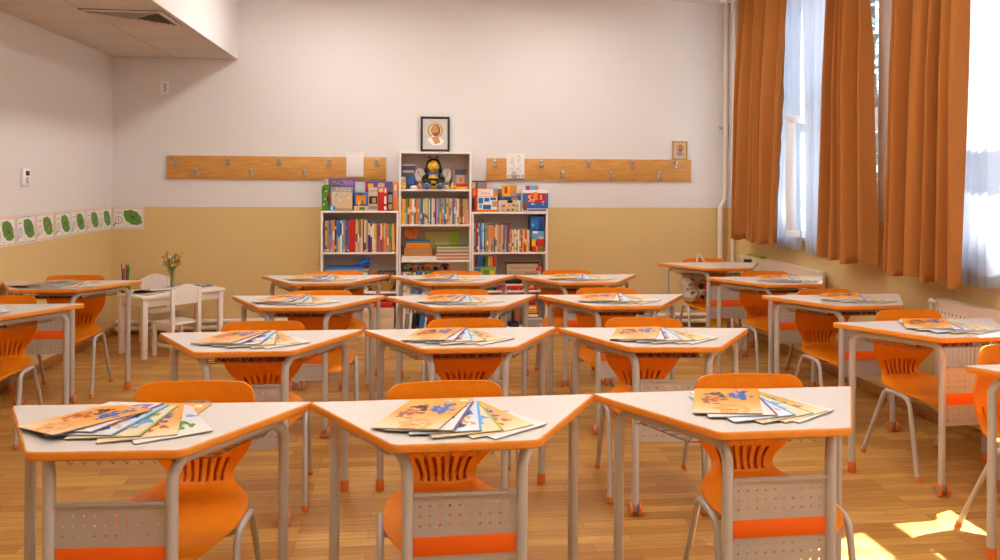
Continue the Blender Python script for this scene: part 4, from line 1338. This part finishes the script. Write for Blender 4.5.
for i, c in enumerate(('white', 'grey', 'beige', 'white', 'grey', 'black')):
    o = MB().cbox((0, 0, 0), (.04, .2, .245), .002).build('ring_binder', c, loc=(.61 + .043 * i, YFB + .02, zs))
    tag(o, '%s ring binder, %s from the tall bookcase on the lowest window-side shelf' % (c, ordinal(i + 1)), 'binder', 'ring binders on the window-side lowest shelf')

# ------------------------------------------------------------------ children's table and chairs in the corner
TB = tag(empty('childrens_table', (-2.055, 7.217, 0), R(46)), "white child's table standing in the room corner", 'table')
MB().cbox((-.385, -.22, .487), (.385, .22, .515), .006).build('tabletop', 'kid_white', TB)
ap = MB()
for (a, b) in (((-.335, -.195, .425), (.335, -.175, .4865)), ((-.335, .175, .425), (.335, .195, .4865)), ((-.36, -.175, .425), (-.34, .175, .4865)), ((.34, -.175, .425), (.36, .175, .4865))):
    ap.cbox(a, b, .003)
ap.build('apron', 'kid_white', TB)
for sx in (-1, 1):
    for sy in (-1, 1):
        MB().cbox((sx * .350 - .021, sy * .185 - .021, 0), (sx * .350 + .021, sy * .185 + .021, .4865), .004).build('leg', 'kid_white', TB)
def kid_chair(x, y, rz, label):
    """seat faces -y locally; the curved back stands at +y"""
    r = tag(empty('childrens_chair', (x, y, 0), rz), label, 'chair', "white child's chairs")
    st = MB().cbox((-.135, -.14, .272), (.135, .125, .29), .004)
    st.build('seat', 'kid_white', r)
    for nm, a, b in (('seat_rail', (-.11, -.13, .225), (.11, -.112, .2715)), ('seat_rail', (-.13, -.10, .225), (-.112, .12, .2715)), ('seat_rail', (.112, -.10, .225), (.13, .12, .2715)),
                     ('stretcher', (-.128, -.10, .09), (-.114, .12, .115)), ('stretcher', (.114, -.10, .09), (.128, .12, .115))):
        MB().cbox(a, b, .003).build(nm, 'kid_white', r)
    for sx in (-1, 1):
        MB().cbox((sx * .122 - .015, -.135, 0), (sx * .122 + .015, -.105, .2715), .004).build('leg', 'kid_white', r)
        MB().cbox((sx * .122 - .015, .125, 0), (sx * .122 + .015, .155, .575), .004).build('leg', 'kid_white', r)
    pts = [(-.108, .445), (.108, .445), (.108, .575)] + [(.108 - .0216 * k, .575 + .035 * math.sin(math.pi * k / 10)) for k in range(1, 10)] + [(-.108, .575)]
    MB().prism(pts, -.148, -.132, 0, Matrix.Rotation(R(90), 4, 'X')).build('backrest', 'kid_white', r, smooth=20)
    return r
cv = Vector((.743, -.669))
kid_chair(-1.955, 6.985, R(48 + 180), "white child's chair with its back to the desks, pushed under the table's front")
kid_chair(-2.235, 7.53, R(48 - 8), "white child's chair tucked behind the table against the coat rack wall")
# on the table
vz = .5155
vs = tag(empty('flower_vase', (-2.085, 7.32, vz)), 'clear glass vase on the white table', 'vase')
MB().lathe([(.024, 0), (.022, .012), (.026, .09), (.030, .17), (.027, .17), (.0235, .09), (.018, .012), (.004, .008)], 18).build('glass_body', 'vase', vs, 50)
fl = tag(empty('flower_bunch', (-2.085, 7.32, vz + .012)), 'bunch of white and yellow flowers in the clear vase', 'flowers')
rnd = random.Random(9)
stem = MB()
for k in range(34):
    a = 2.4 * k
    sp_ = .02 + .062 * math.sqrt(k / 34)
    top = (sp_ * math.cos(a), sp_ * math.sin(a), rnd.uniform(.19, .315))
    stem.tube([(.006 * math.cos(a + 2), .006 * math.sin(a + 2), .001), (.012 * math.cos(a), .012 * math.sin(a), .15), top], .0018, 5)
    c = ['white', 'yellow', 'cream', 'orange', 'yellow'][k % 5]
    f_ = MB()
    rr = rnd.uniform(.018, .027)
    tilt = Matrix.Translation(top) @ Matrix.Rotation(rnd.uniform(-.7, .7), 4, 'X') @ Matrix.Rotation(rnd.uniform(-.7, .7), 4, 'Y')
    for q in range(7):
        m_ = tilt @ Matrix.Rotation(q * .8976, 4, 'Z')
        f_.add([(0, 0, 0), (rr * .6, -rr * .32, .006), (rr * 1.1, 0, .009), (rr * .6, rr * .32, .006)], [(0, 1, 2, 3)], 0, m_)
        f_.add([(0, 0, .003), (rr * .4, -rr * .25, .012), (rr * .7, 0, .018), (rr * .4, rr * .25, .012)], [(0, 1, 2, 3)], 0, m_ @ Matrix.Rotation(.45, 4, 'Z'))
    f_.ball((0, 0, .007), rr * .28, 1, tilt, 8, 6)
    f_.build('flower', [c, 'yellow' if c != 'yellow' else 'brown'], fl, smooth=0)
for k in range(26):
    a = 1.7 * k
    z = rnd.uniform(.12, .26)
    m_ = Matrix.Translation((.03 * math.cos(a), .03 * math.sin(a), z)) @ Matrix.Rotation(a, 4, 'Z') @ Matrix.Rotation(rnd.uniform(-1.2, -.3), 4, 'Y')
    stem.add([(0, 0, 0), (.018, -.006, 0), (.038, 0, .003), (.018, .006, 0)], [(0, 1, 2, 3)], 1, m_)
stem.build('stems', ['olive', 'green'], fl, smooth=0)
pcup = tag(empty('pencil_cup', (-2.40, 7.09, vz)), 'small cup on the white table holding pencils', 'cup')
MB().lathe([(.034, 0), (.036, .002), (.038, .085), (.035, .085), (.033, .005), (.003, .004)], 18).build('body', 'green', pcup, 50)
MB().lathe([(.0365, .0), (.0372, .018)], 18).build('base_band', 'dark red', pcup, 50)
for k, (c, nm) in enumerate((('green', 'felt_pen'), ('green', 'felt_pen'), ('dark red', 'felt_pen'), ('red', 'felt_pen'), ('black', 'felt_pen'), ('navy', 'felt_pen'), ('olive', 'felt_pen'), ('crimson', 'felt_pen'))):
    a = 2 * math.pi * k / 8
    t = Vector((.032 * math.cos(a), .020 * math.sin(a), rnd.uniform(.205, .255)))
    b0 = Vector((.016 * math.cos(a), .016 * math.sin(a), .005))
    d = (t - b0)
    p_ = MB().tube([b0, b0 + d * .86], .0045, 8, 0)
    p_.tube([b0 + d * .86, b0 + d * .97, t], [.0045, .0035, .001], 8, 1)
    o = p_.build('felt_pen', [c, 'white' if k == 3 else c], smooth=50, loc=(-2.40, 7.09, vz))
    tag(o, '%s felt pen in the table cup, %s round the rim' % (c, ordinal(k + 1)), 'pen', 'felt pens in the cup')
def table_mag(x, y, rz, w, h, t, z, m, label):
    mb = MB().box((0, 0, 0), (w, h, t * .85), 1).box((0, 0, t * .85), (w, h, t), 0)
    o = mb.build('magazine', [m, 'page_dark'], smooth=0, loc=(x, y, z))
    o.rotation_euler = (0, 0, R(rz))
    return tag(o, label, 'magazine', 'magazines on the white table')
table_mag(-2.28, 6.97, 30, .20, .27, .005, vz, 'cov_map', 'open grey magazine lying by the table front corner')
table_mag(-2.16, 6.90, 62, .19, .26, .005, vz, 'cov_map', 'grey magazine lying under the front of the nearer chair back')
table_mag(-2.20, 7.10, 20, .2, .26, .005, vz + .0052, 'cov_white', 'pale magazine lying across the two grey ones')
table_mag(-1.90, 7.33, 40, .17, .13, .012, vz, 'cov_bluegame', 'blue booklet at the far end of the white table')
table_mag(-1.86, 7.38, 62, .12, .13, .008, vz + .0125, 'cov_map', 'small grey booklet on top of the blue one')

# ------------------------------------------------------------------ school desks
DL, DS, DD, DH = .961, .408, .4614, .76
def make_desk():
    """trapezoid desk: origin on the floor under the middle of the long edge, the short edge at y = -DD"""
    r = empty('school_desk')
    out = round_poly([(-DS / 2, -DD), (DS / 2, -DD), (DL / 2, 0), (-DL / 2, 0)], [.045, .045, .012, .012], 7)
    n = len(out)
    ins = inset(out, .0055)
    top = MB().prism(ins, DH - .024, DH, 0)
    top.build('tabletop', 'laminate', r)
    eb = MB()
    prof = [(.0054, DH - .0004), (.0035, DH + .0003), (.001, DH - .0015), (0, DH - .006), (0, DH - .019), (.001, DH - .0235), (.0054, DH - .025)]
    vs, fs = [], []
    for (d, z) in prof:
        vs += [(x, y, z) for x, y in inset(out, d)]
    for i in range(len(prof) - 1):
        for k in range(n):
            j = (k + 1) % n
            fs.append((i * n + k, (i + 1) * n + k, (i + 1) * n + j, i * n + j))
    eb.add(vs, fs)
    eb.build('edge_band', 'edge', r, smooth=60)
    rt = .0165
    for s in (-1, 1):
        path = fillet([(s * .392, -.056, .02), (s * .392, -.056, .716), (s * .163, -.415, .716), (s * .163, -.415, .052)], .06, 8)
        fr = MB().tube(path, rt, 14)
        for t in (.3, .72):                                   # welded lugs that carry the top
            x, y = .392 + (.163 - .392) * t, -.056 + (-.415 + .056) * t
            fr.cbox((s * x - .014, y - .014, .728), (s * x + .014, y + .014, DH - .0255), .002)
        f = fr.build('leg_frame', 'steel', r, smooth=50)
        MB().lathe([(.019, 0), (.0205, .004), (.0195, .05), (.0185, .054), (.0169, .054), (.0169, .052)], 16, 0, Matrix.Translation((s * .392, -.056, 0))).build('foot_cap', 'cap', f, 50)
        for q in (-1, 1):                                      # twin wheels under the short edge
            w = MB()
            mx = Matrix.Translation((s * .163 + q * .0215, -.415, .031))
            w.lathe([(.022, -.0075), (.029, -.0065), (.0308, 0), (.029, .0065), (.022, .0075)], 20, 0, mx, 'X')
            w.lathe([(.016, -.0082), (.018, -.0076), (.018, .0076), (.016, .0082)], 16, 1, mx, 'X')
            w.build('caster_wheel', ['cap', 'hub'], f, 40)
        MB().cbox((s * .163 - .013, -.43, .022), (s * .163 + .013, -.40, .058), .004).build('caster_fork', 'hub', f)
    # perforated modesty panel between the front legs
    x0, x1, yb = -.147, .147, -.415
    bands = [(.337, .428), (.4855, .598)]
    p = MB()
    th = .0016
    def hole_band(z0, z1, zs):
        cols, pitch, rr = 10, .0285, .0042
        xs = [(-4.5 + k) * pitch for k in range(cols)]
        pz = .0275
        zc = [(z0 + z1) / 2 + (k - 1) * pz for k in range(3)]
        h = pitch / 2
        for y, flip in ((yb - th, False), (yb + th, True)):
            for zc_ in zc:
                hz = pz / 2
                for xc in xs:
                    sq, ho = [], []
                    for k in range(8):
                        a = math.pi / 4 * k + math.pi / 8
                        ca, sa = math.cos(a), math.sin(a)
                        m_ = max(abs(ca), abs(sa))
                        sq.append((xc + h * ca / m_, y, zc_ + hz * sa / m_))
                        ho.append((xc + rr * ca, y, zc_ + rr * sa))
                    fs = [(k, (k + 1) % 8, 8 + (k + 1) % 8, 8 + k) for k in range(8)]
                    if flip: fs = [f[::-1] for f in fs]
                    # square corners lie between the octagon's points
                    cor = []
                    for k in (0, 2, 4, 6):
                        a = math.pi / 4 * (k + 1)
                        cor.append((xc + h * (1 if math.cos(a) > 0 else -1), y, zc_ + hz * (1 if math.sin(a) > 0 else -1)))
                    cf = [(0 + 2 * q, 16 + q, 1 + 2 * q) for q in range(4)]
                    if flip: cf = [f[::-1] for f in cf]
                    p.add(sq + ho + cor, fs + cf)
            xa, xb, za, zb = xs[0] - h, xs[-1] + h, zc[0] - pz / 2, zc[-1] + pz / 2
            for (a, b, c, d) in ((x0, z0, x1, za), (x0, zb, x1, z1), (x0, za, xa, zb), (xb, za, x1, zb)):
                q = [(a, y, b), (c, y, b), (c, y, d), (a, y, d)]
                p.add(q, [(0, 1, 2, 3) if not flip else (3, 2, 1, 0)])
    for (z0, z1) in bands: hole_band(z0, z1, None)
    p.box((x0, yb - th, .428), (x1, yb + th, .4855))
    p.box((x0, yb - .008, .598), (x1, yb + .006, .606))       # folded flanges
    p.box((x0, yb - .004, .331), (x1, yb + .004, .337))
    pn = p.build('modesty_panel', 'panel', r, smooth=0)
    MB().cbox((x0 + .001, yb - .0045, .430), (x1 - .001, yb - th - .0002, .4835), .001).build('stripe', 'stripe', pn)
    # wire book basket under the top
    w = MB()
    rw = .0022
    zb, zt = .667, .734
    Y0, Y1 = -.255, -.06
    def X(y): return .225 + (.31 - .225) * (y - Y0) / (Y1 - Y0)
    for k in range(6):
        y = Y0 + (Y1 - Y0) * k / 5
        w.tube([(-X(y), y, zb), (X(y), y, zb)], rw, 6)
    for s in (-1, 1):
        w.tube(fillet([(s * (X(Y0) - .02), -.315, zt), (s * X(Y0), Y0, zb), (s * X(Y1), Y1, zb), (s * X(Y1), Y1, zt)], .012, 4), rw, 6)
        zz = []
        for k in range(9):
            y = Y0 + (Y1 - Y0) * k / 8
            zz.append((s * (X(y) + .004), y, zb + (.045 if k % 2 else .003)))
        w.tube(zz, .0018, 5)
        w.tube([(s * X(Y0), Y0 - .02, zb + .03), (s * X(Y1), Y1, zb + .046)], rw, 6)
    for x in (-.15, -.05, .05, .15):
        w.tube(fillet([(x, -.315, zt), (x, Y0, zb), (x, Y1, zb), (x, Y1, zb + .03)], .012, 4), rw, 6)
    w.tube([(-X(Y1), Y1, zb + .03), (X(Y1), Y1, zb + .03)], rw, 6)
    zz = []
    for k in range(15):
        zz.append((-.133 + .019 * k, -.402, .731 - (.026 if k % 2 else 0)))
    w.tube(zz, .0018, 5)
    w.tube([(-.135, -.400, .727), (.135, -.400, .727)], rw, 6)
    for x in (-.13, .13):
        w.tube([(x, -.400, .727), (x, -.315, zt)], rw, 6)
    w.tube([(-.205, -.315, .731), (.205, -.315, .731)], rw, 6)
    w.build('book_basket', 'wire', r, smooth=60)
    for s in (-1, 1):
        h = MB()
        for d in (0, .028):
            x, y = s * (.345 - d * .5), -.085 - d * .9
            h.tube(fillet([(x, y, .734), (x, y, .685), (x - s * .012, y, .672), (x - s * .024, y, .685), (x - s * .024, y, .70)], .011, 4), .0024, 6)
        h.build('bag_hook', 'wire', r, smooth=60)
    return r

def catmull(pts, n):
    out = []
    m = len(pts)
    for i in range(m - 1):
        p0, p1, p2, p3 = pts[max(i - 1, 0)], pts[i], pts[i + 1], pts[min(i + 2, m - 1)]
        for k in range(n):
            t = k / n
            out.append(tuple(.5 * (2 * b + (c - a) * t + (2 * a - 5 * b + 4 * c - d) * t * t + (3 * b - a - 3 * c + d) * t ** 3) for a, b, c, d in zip(p0, p1, p2, p3)))
    out.append(tuple(pts[-1]))
    return out

def make_chair():
    """moulded chair: origin on the floor under the seat middle, facing -y"""
    r = empty('school_chair')
    # (y, z, half width) down the back and forward along the seat
    ctrl = [(.199, .788, .138), (.199, .784, .164), (.200, .771, .187), (.200, .750, .197), (.203, .715, .199), (.208, .675, .199), (.216, .637, .198), (.226, .600, .194),
            (.235, .565, .183), (.243, .530, .164), (.248, .495, .140), (.247, .460, .120), (.238, .432, .115), (.215, .414, .130),
            (.170, .406, .165), (.110, .402, .195), (.040, .400, .208), (-.030, .398, .211), (-.090, .398, .208), (-.145, .397, .194), (-.185, .390, .170), (-.206, .379, .147), (-.214, .363, .130)]
    rows = catmull(ctrl, 3)
    ts = [-1, -.93, -.82]
    for k in range(-3, 4):
        ts += [.22 * k - .050, .22 * k + .050]
    ts += [.82, .93, 1]
    # rows nearest the handle's upper and lower edge
    zc = .700
    ia = min(range(len(rows)), key=lambda i: abs(rows[i][1] - (zc + .016)) + (9 if rows[i][0] < .1 else 0))
    ib = min(range(len(rows)), key=lambda i: abs(rows[i][1] - (zc - .016)) + (9 if rows[i][0] < .1 else 0))
    isl0 = min(range(len(rows)), key=lambda i: abs(rows[i][1] - .512))
    isl1 = min(range(len(rows)), key=lambda i: abs(rows[i][1] - .424))
    split = min(range(len(rows)), key=lambda i: abs(rows[i][1] - .418))
    V = []
    nc = len(ts)
    for i, (y, z, hw) in enumerate(rows):
        row = []
        back = max(0.0, min(1.0, (z - .41) / .1))
        for t in ts:
            yy = y - .034 * back * t * t * (hw / .2) ** 2
            zz = z + (1 - back) * .014 * t * t * max(0, min(1, (y + .23) / .1))
            if i in (ia, ib):
                h = .021 * math.sqrt(max(.012, 1 - (t / .34) ** 2)) if abs(t) < .34 else .0023
                zz = zc + (h if i == ia else -h)
            elif ia < i < ib:
                zz = zc
            row.append((t * hw, yy, zz))
        V.append(row)
    def shell(i0, i1):
        bm = bmesh.new()
        g = [[bm.verts.new(V[i][j]) for j in range(nc)] for i in range(i0, i1 + 1)]
        for i in range(i0, i1):
            for j in range(nc - 1):
                tm = (ts[j] + ts[j + 1]) / 2
                if isl0 <= i < isl1 and any(abs(tm - .22 * k) < .03 for k in range(-3, 4)): continue
                if ia <= i < ib and abs(tm) < .30: continue
                a, b = i - i0, i - i0 + 1
                bm.faces.new((g[a][j], g[b][j], g[b][j + 1], g[a][j + 1]))
        for v in [v for v in bm.verts if not v.link_faces]: bm.verts.remove(v)
        bm.normal_update()
        bmesh.ops.solidify(bm, geom=list(bm.faces), thickness=.0065)
        bm.verts.index_update()
        mb = MB().add([v.co.copy() for v in bm.verts], [[v.index for v in f.verts] for f in bm.faces])
        bm.free()
        return mb
    shell(0, split).build('backrest', 'plastic', r, smooth=48)
    bk = MB()                                                  # the closed rear wall behind the grooves
    vs, fs = [], []
    for i in range(isl0 - 2, isl1 + 2):
        y, z, hw = rows[i]
        deep = 0.0 if i in (isl0 - 2, isl1 + 1) else 1.0
        for q in range(-4, 5):
            t = .90 * q / 4
            yf = y - .034 * max(0.0, min(1.0, (z - .41) / .1)) * t * t * (hw / .2) ** 2
            vs.append((t * hw, yf + .0085 + .034 * deep * (abs(q) < 4), z))
    for i in range(isl1 + 3 - isl0):
        for q in range(8):
            fs.append((i * 9 + q, i * 9 + q + 1, i * 9 + q + 10, i * 9 + q + 9))
    bk.add(vs, fs)
    bk.add([(x, y + .004, z) for x, y, z in vs], [f[::-1] for f in fs])
    bk.build('rear_wall', 'plastic', r, smooth=60)
    shell(split, len(rows) - 1).build('seat', 'plastic', r, smooth=48)
    for s in (-1, 1):
        fpath = fillet([(s * .224, -.205, .003), (s * .219, -.130, .392), (s * .218, -.03, .394)], .05, 8)
        rpath = fillet([(s * .224, .245, .003), (s * .219, .060, .392), (s * .218, -.03, .394)], .05, 8)
        for p in (fpath, rpath):
            lg = MB().tube(p, .0115, 12).build('leg', 'steel', r, smooth=50)
            q = p[0]
            d = (Vector(p[1]) - Vector(p[0])).normalized()
            MB().tube([q - d * .002, q + d * .022], .0135, 12).build('foot_cap', 'cap', lg, smooth=50)
    cb_ = MB()
    for y in (-.075, .03):
        cb_.tube([(-.217, y, .388), (-.17, y, .372), (.17, y, .372), (.217, y, .388)], .009, 10)
    cb_.build('crossbars', 'steel', r, smooth=50)
    return r

# columns: F by the poster wall, three joined columns 1-3, E by the windows; rows counted from the bookcases
DESKS = {
    'A1': (-.79, 2.702, -.045), 'A2': (.152, 2.682, .015), 'A3': (1.096, 2.704, .015), 'B1': (-.70, 3.935, .008), 'B2': (.252, 3.932, .010), 'B3': (1.201, 3.869, -.093),
    'C1': (-.624, 5.104, -.054), 'C2': (.324, 5.044, .012), 'C3': (1.274, 5.015, -.029), 'D1': (-.632, 6.168, .006), 'D2': (.324, 6.111, -.022), 'D3': (1.27, 6.078, .009),
    'E4': (2.650, 6.925, .026), 'E3': (2.705, 5.872, .032), 'E2': (2.707, 4.911, .008), 'E1': (2.649, 3.973, .073), 'E0': (2.675, 2.99, .03), 'F2': (-2.368, 5.954, -.008), 'F1': (-2.345, 4.885, -.02)}
K = .947
CHAIRS = {'A1': (-.774, 3.037, -2), 'A2': (.128, 2.957, 2), 'A3': (1.294, 2.969, -3), 'B1': (-.756, 4.278, 4), 'B2': (.298, 4.27, 0), 'B3': (1.255, 4.226, -6), 'C1': (-.595, 5.425, 5), 'C2': (.322, 5.405, 0),
          'C3': (1.343, 5.408, -8), 'D1': (-.582, 6.525, 4), 'D2': (.372, 6.495, -2), 'D3': (1.276, 6.497, -4), 'E4': (2.788, 7.409, -4), 'E3': (2.894, 6.327, 2), 'E2': (2.835, 5.255, 3), 'E1': (2.866, 4.368, 3),
          'F2': (-2.52, 6.396, 4), 'F1': (-2.536, 5.313, 5), 'E0': (2.75, 3.417, 11)}
def where(k):
    c, n = k[0], int(k[1])
    if c == 'E':
        return "window column's %s desk from the bookcase wall" % ['fifth', 'fourth', 'third', 'second', 'first'][n]
    if c == 'F':
        return "poster-wall column's %s desk from the bookcase wall" % ['', 'second', 'first'][n]
    row = {'D': 'first', 'C': 'second', 'B': 'third', 'A': 'fourth'}[c] + ' row from the bookcases'
    return {1: 'poster-wall-end desk, ', 2: 'middle desk, ', 3: 'window-end desk, '}[n] + row
desk0 = make_desk()
chair0 = make_chair()
for i, k in enumerate(DESKS):
    x, y, a = DESKS[k]
    d = desk0 if i == 0 else dup(desk0)
    d.location, d.rotation_euler = (x, y, 0), (0, 0, a)
    tag(d, 'trapezoid school desk: ' + where(k), 'desk', 'trapezoid school desks')
    x, y, a = CHAIRS[k]
    x, y, a = x * K, y * K, R(a)
    c = chair0 if i == 0 else dup(chair0)
    c.location = (x + .20 * math.sin(a), y - .20 * math.cos(a), 0)
    c.rotation_euler = (0, 0, a)
    tag(c, 'orange chair at the ' + where(k), 'chair', 'orange school chairs')

# ------------------------------------------------------------------ fanned booklets on the desks
BW, BH = .208, .297
def make_booklet(cov, spine, t):
    """root at the booklet's lower spine corner, the spine along +y on the right-hand side (x = 0)"""
    r = empty('booklet')
    MB().box((-BW + .001, .001, .0006), (-.0005, BH - .001, t - .0006), 0).build('pages', 'page', r, smooth=0)
    c = MB()
    c.box((-BW, 0, t - .0006), (0, BH, t), 0)
    c.box((-BW, 0, 0), (0, BH, .0006), 1)
    c.box((-.0006, 0, .0006), (0, BH, t - .0006), 1)
    c.build('cover', [cov, 'page_dark'], r, smooth=0)
    if spine:
        MB().box((-.0075, 0, t), (0, BH, t + .0002)).build('spine_strip', spine, r, smooth=0)
    return r
KINDS = [('orange booklet with blue and brown figures', 'cov_orange', None), ('white booklet with a purple spine', 'cov_white', 'purple'), ('pale blue booklet with a light blue spine', 'cov_blue', 'light blue'),
         ('cream booklet with blue splashes', 'cov_cream', 'lime'), ('amber booklet with a blue patch', 'cov_amber', None), ('pale booklet with purple and green print', 'cov_pale', None), ('lowest orange booklet peeking out behind', 'cov_amber', None)]
BT = .0032
PROTO = [make_booklet(c, s, BT) for _, c, s in KINDS]
first = [True] * len(KINDS)
# (spine corner x, y, rotation, layer) relative to the fan's middle; taken on the middle desk of the fourth row
FAN = {'m': [(-.070, -.070, -22, 6), (-.022, -.070, -15, 5), (.055, -.068, -3, 4), (.118, -.060, 9, 3), (.212, -.008, 27, 2), (.257, .010, 36, 1), (.058, .020, 0, 0)],
       'a': [(-.125, -.105, -41, 6), (-.030, -.075, -22, 5), (.030, -.095, -13, 4), (.105, -.100, -4, 3), (.200, -.084, 12, 2), (.288, -.048, 27, 1), (.170, -.050, -9, 0)],
       'w': [(-.026, -.062, -21, 6), (.020, -.066, -9, 5), (.080, -.060, 7, 4), (.150, -.036, 19, 3), (.215, -.004, 27, 2), (.245, .012, 33, 1), (.090, -.008, -4, 0)]}
FANS = {'A1': (-.85, 2.426, 'a'), 'A2': (.151, 2.344, 'm'), 'A3': (1.098, 2.40, 'w'), 'B1': (-.696, 3.617, 'm'), 'B2': (.22, 3.672, 'm'), 'B3': (1.164, 3.622, 'm'), 'C1': (-.671, 4.838, 'm'), 'C2': (.30, 4.794, 'm'), 'C3': (1.258, 4.754, 'm'),
        'D1': (-.641, 5.940, 'm'), 'D2': (.285, 5.89, 'm'), 'D3': (1.258, 5.87, 'm'), 'E3': (2.74, 5.658, 'w'), 'E2': (2.72, 4.665, 'w'), 'E1': (2.656, 3.696, 'w'), 'F2': (-2.386, 5.72, 'a'), 'F1': (-2.40, 4.64, 'm')}
rnd = random.Random(31)
for k, (fx, fy, style) in FANS.items():
    if k[0] != 'A': fy = DESKS[k][1] - (.315 if k[0] != 'E' else .30) + DESKS[k][2] * (fx - DESKS[k][0])
    rot0 = rnd.uniform(-3, 3) - (7 if k[0] == 'E' else 0) if k[0] != 'A' else 0
    for i, (dx, dy, rz, lay) in enumerate(FAN[style]):
        b = PROTO[i] if first[i] else dup(PROTO[i])
        first[i] = False
        a = R(rot0)
        x, y = dx * math.cos(a) - dy * math.sin(a), dx * math.sin(a) + dy * math.cos(a)
        b.location = (fx + x, fy + y, DH + .0006 + lay * (BT + .0002))
        b.rotation_euler = (0, -.75 * lay * BT / BW, R(rz + rot0 + rnd.uniform(-1.5, 1.5) * (k[0] != 'A')))
        tag(b, KINDS[i][0] + ', ' + where(k), 'booklet', 'fanned booklets')
for q, f in zip(PROTO, first):
    if f:
        for ch in list(q.children_recursive): bpy.data.objects.remove(ch)
        bpy.data.objects.remove(q)

# schoolbooks lying in the wire baskets
def basket_book(k, dx, dy, w, d, h, z, col, what):
    x, y, a = DESKS[k]
    mb = MB()
    mb.box((-w / 2, 0, 0), (w / 2, d, .0016), 0).box((-w / 2, 0, h - .0016), (w / 2, d, h), 0).box((-w / 2, 0, .0016), (w / 2, .0016, h - .0016), 0)
    mb.box((-w / 2 + .002, .0016, .0016), (w / 2 - .002, d - .002, h - .0016), 1)
    o = mb.build('schoolbook', [col, 'page'], smooth=0, loc=(x + dx * math.cos(a) - dy * math.sin(a), y + dx * math.sin(a) + dy * math.cos(a), z))
    o.rotation_euler = (0, 0, a + R(rnd.uniform(-3, 3)))
    tag(o, '%s schoolbook in the basket, %s' % (what, where(k)), 'book', 'schoolbooks in the desk baskets')
for k in DESKS:
    if k in ('E4', 'A1', 'A3', 'E0'): continue
    z = .6697
    bk = [('beige', .30, .185, .012)] if k == 'A2' else [('dark red', .31, .185, .018), ('cream', .29, .18, .012), ('black' if k in ('B3', 'C1', 'C3', 'F2', 'E3') else 'orange', .26, .17, .010)]
    for (c, w, d, h) in bk:
        basket_book(k, rnd.uniform(-.015, .015), -.25 + rnd.uniform(0, .004), w, d, h, z, c, {'dark red': 'dark red', 'cream': 'cream', 'black': 'thin black', 'orange': 'thin orange', 'beige': 'thin beige'}[c])
        z += h + .0004

# ------------------------------------------------------------------ bag and odds on the corner chair
cx, cy, ca = CHAIRS['E4'][0] * K, CHAIRS['E4'][1] * K - .20, 0
random.seed(14)
bg_ = tag(empty('plastic_bag', (cx - .07, cy + .05, .412)), 'white printed plastic bag of things slumped on the corner chair', 'bag')
k_ = MB()
k_.ball((-.125, .0, .16), (.062, .085, .075), 0, jit=.16, seg=22, rings=14)
k_.ball((-.09, .02, .22), (.075, .08, .055), 0, jit=.16, seg=22, rings=14)
k_.ball((-.10, .0, .07), (.07, .08, .07), 0, jit=.16, seg=22, rings=14)
k_.ball((-.01, .04, .24), (.09, .07, .045), 0, jit=.2, seg=22, rings=14)
for (x, y, z, r_) in ((-.13, -.088, .17, .014), (-.10, -.075, .21, .01), (-.155, -.08, .13, .010), (-.11, -.085, .10, .012)):
    k_.ball((x, y, z), (r_ * 1.6, .006, r_), 1, seg=8, rings=6, jit=.2)
k_.build('bag_body', ['bag', 'grey'], bg_, 60)
k_ = MB()
k_.ball((.03, -.01, .10), (.08, .08, .09), 0, jit=.12, seg=14, rings=9)
for (x, y, z, r_, m) in ((-.03, -.075, .15, .026, 1), (.01, -.085, .15, .026, 2), (.04, -.085, .10, .022, 3), (.0, -.09, .09, .026, 4), (.06, -.075, .14, .022, 1), (-.02, -.08, .06, .02, 1), (.03, -.085, .055, .02, 5)):
    k_.ball((x, y, z), (r_, .014, r_), m, seg=9, rings=6, jit=.1)
k_.build('patterned_pouch', ['bag', 'black', 'red', 'blue', 'tan', 'olive'], bg_, 60)
k_ = MB().ball((.01, .05, .255), (.085, .06, .022), 0, jit=.1, seg=16, rings=9)
k_.build('grey_hat', 'grey', bg_, 60)
k_ = MB().tube(fillet([(-.03, .10, .17), (-.01, .10, .30), (.01, .12, .42), (.04, .12, .40), (.07, .11, .34)], .02), .009, 8)
k_.build('bag_handle', 'bag', bg_, 60)
o = MB().ball((0, 0, 0), (.026, .024, .026), 0, jit=.06, seg=12, rings=8)
o.tube([(0, 0, .02), (.0, 0, .075)], .002, 6)
o = o.build('pompom_keyring', 'pink', smooth=60, loc=(cx - .035, cy - .225, .33))
tag(o, 'pink pompom hanging below the front of the corner chair', 'keyring')
yb_ = tag(empty('cardboard_tube_box', (2.61, 6.62, 0)), 'tall yellow cardboard box standing on the floor under the corner desk', 'box')
MB().cbox((-.075, -.05, 0), (.075, .05, .31), .004).build('body', 'yellow', yb_)
MB().cbox((-.078, -.053, .3105), (.078, .053, .33), .004).build('lid', 'orange', yb_)
yb_.name = 'cardboard_box'
e4 = DESKS['E4']
o = MB().cbox((-.035, -.015, 0), (.035, .015, .022), .006, 0)
o.cbox((-.0352, -.0152, .0225), (.036, .0155, .028), .002, 1)
o = o.build('board_eraser', ['black', 'green'], loc=(e4[0] + .36, e4[1] - .03, DH + .0006))
tag(o, 'small black and green board eraser on the bare corner desk', 'eraser')
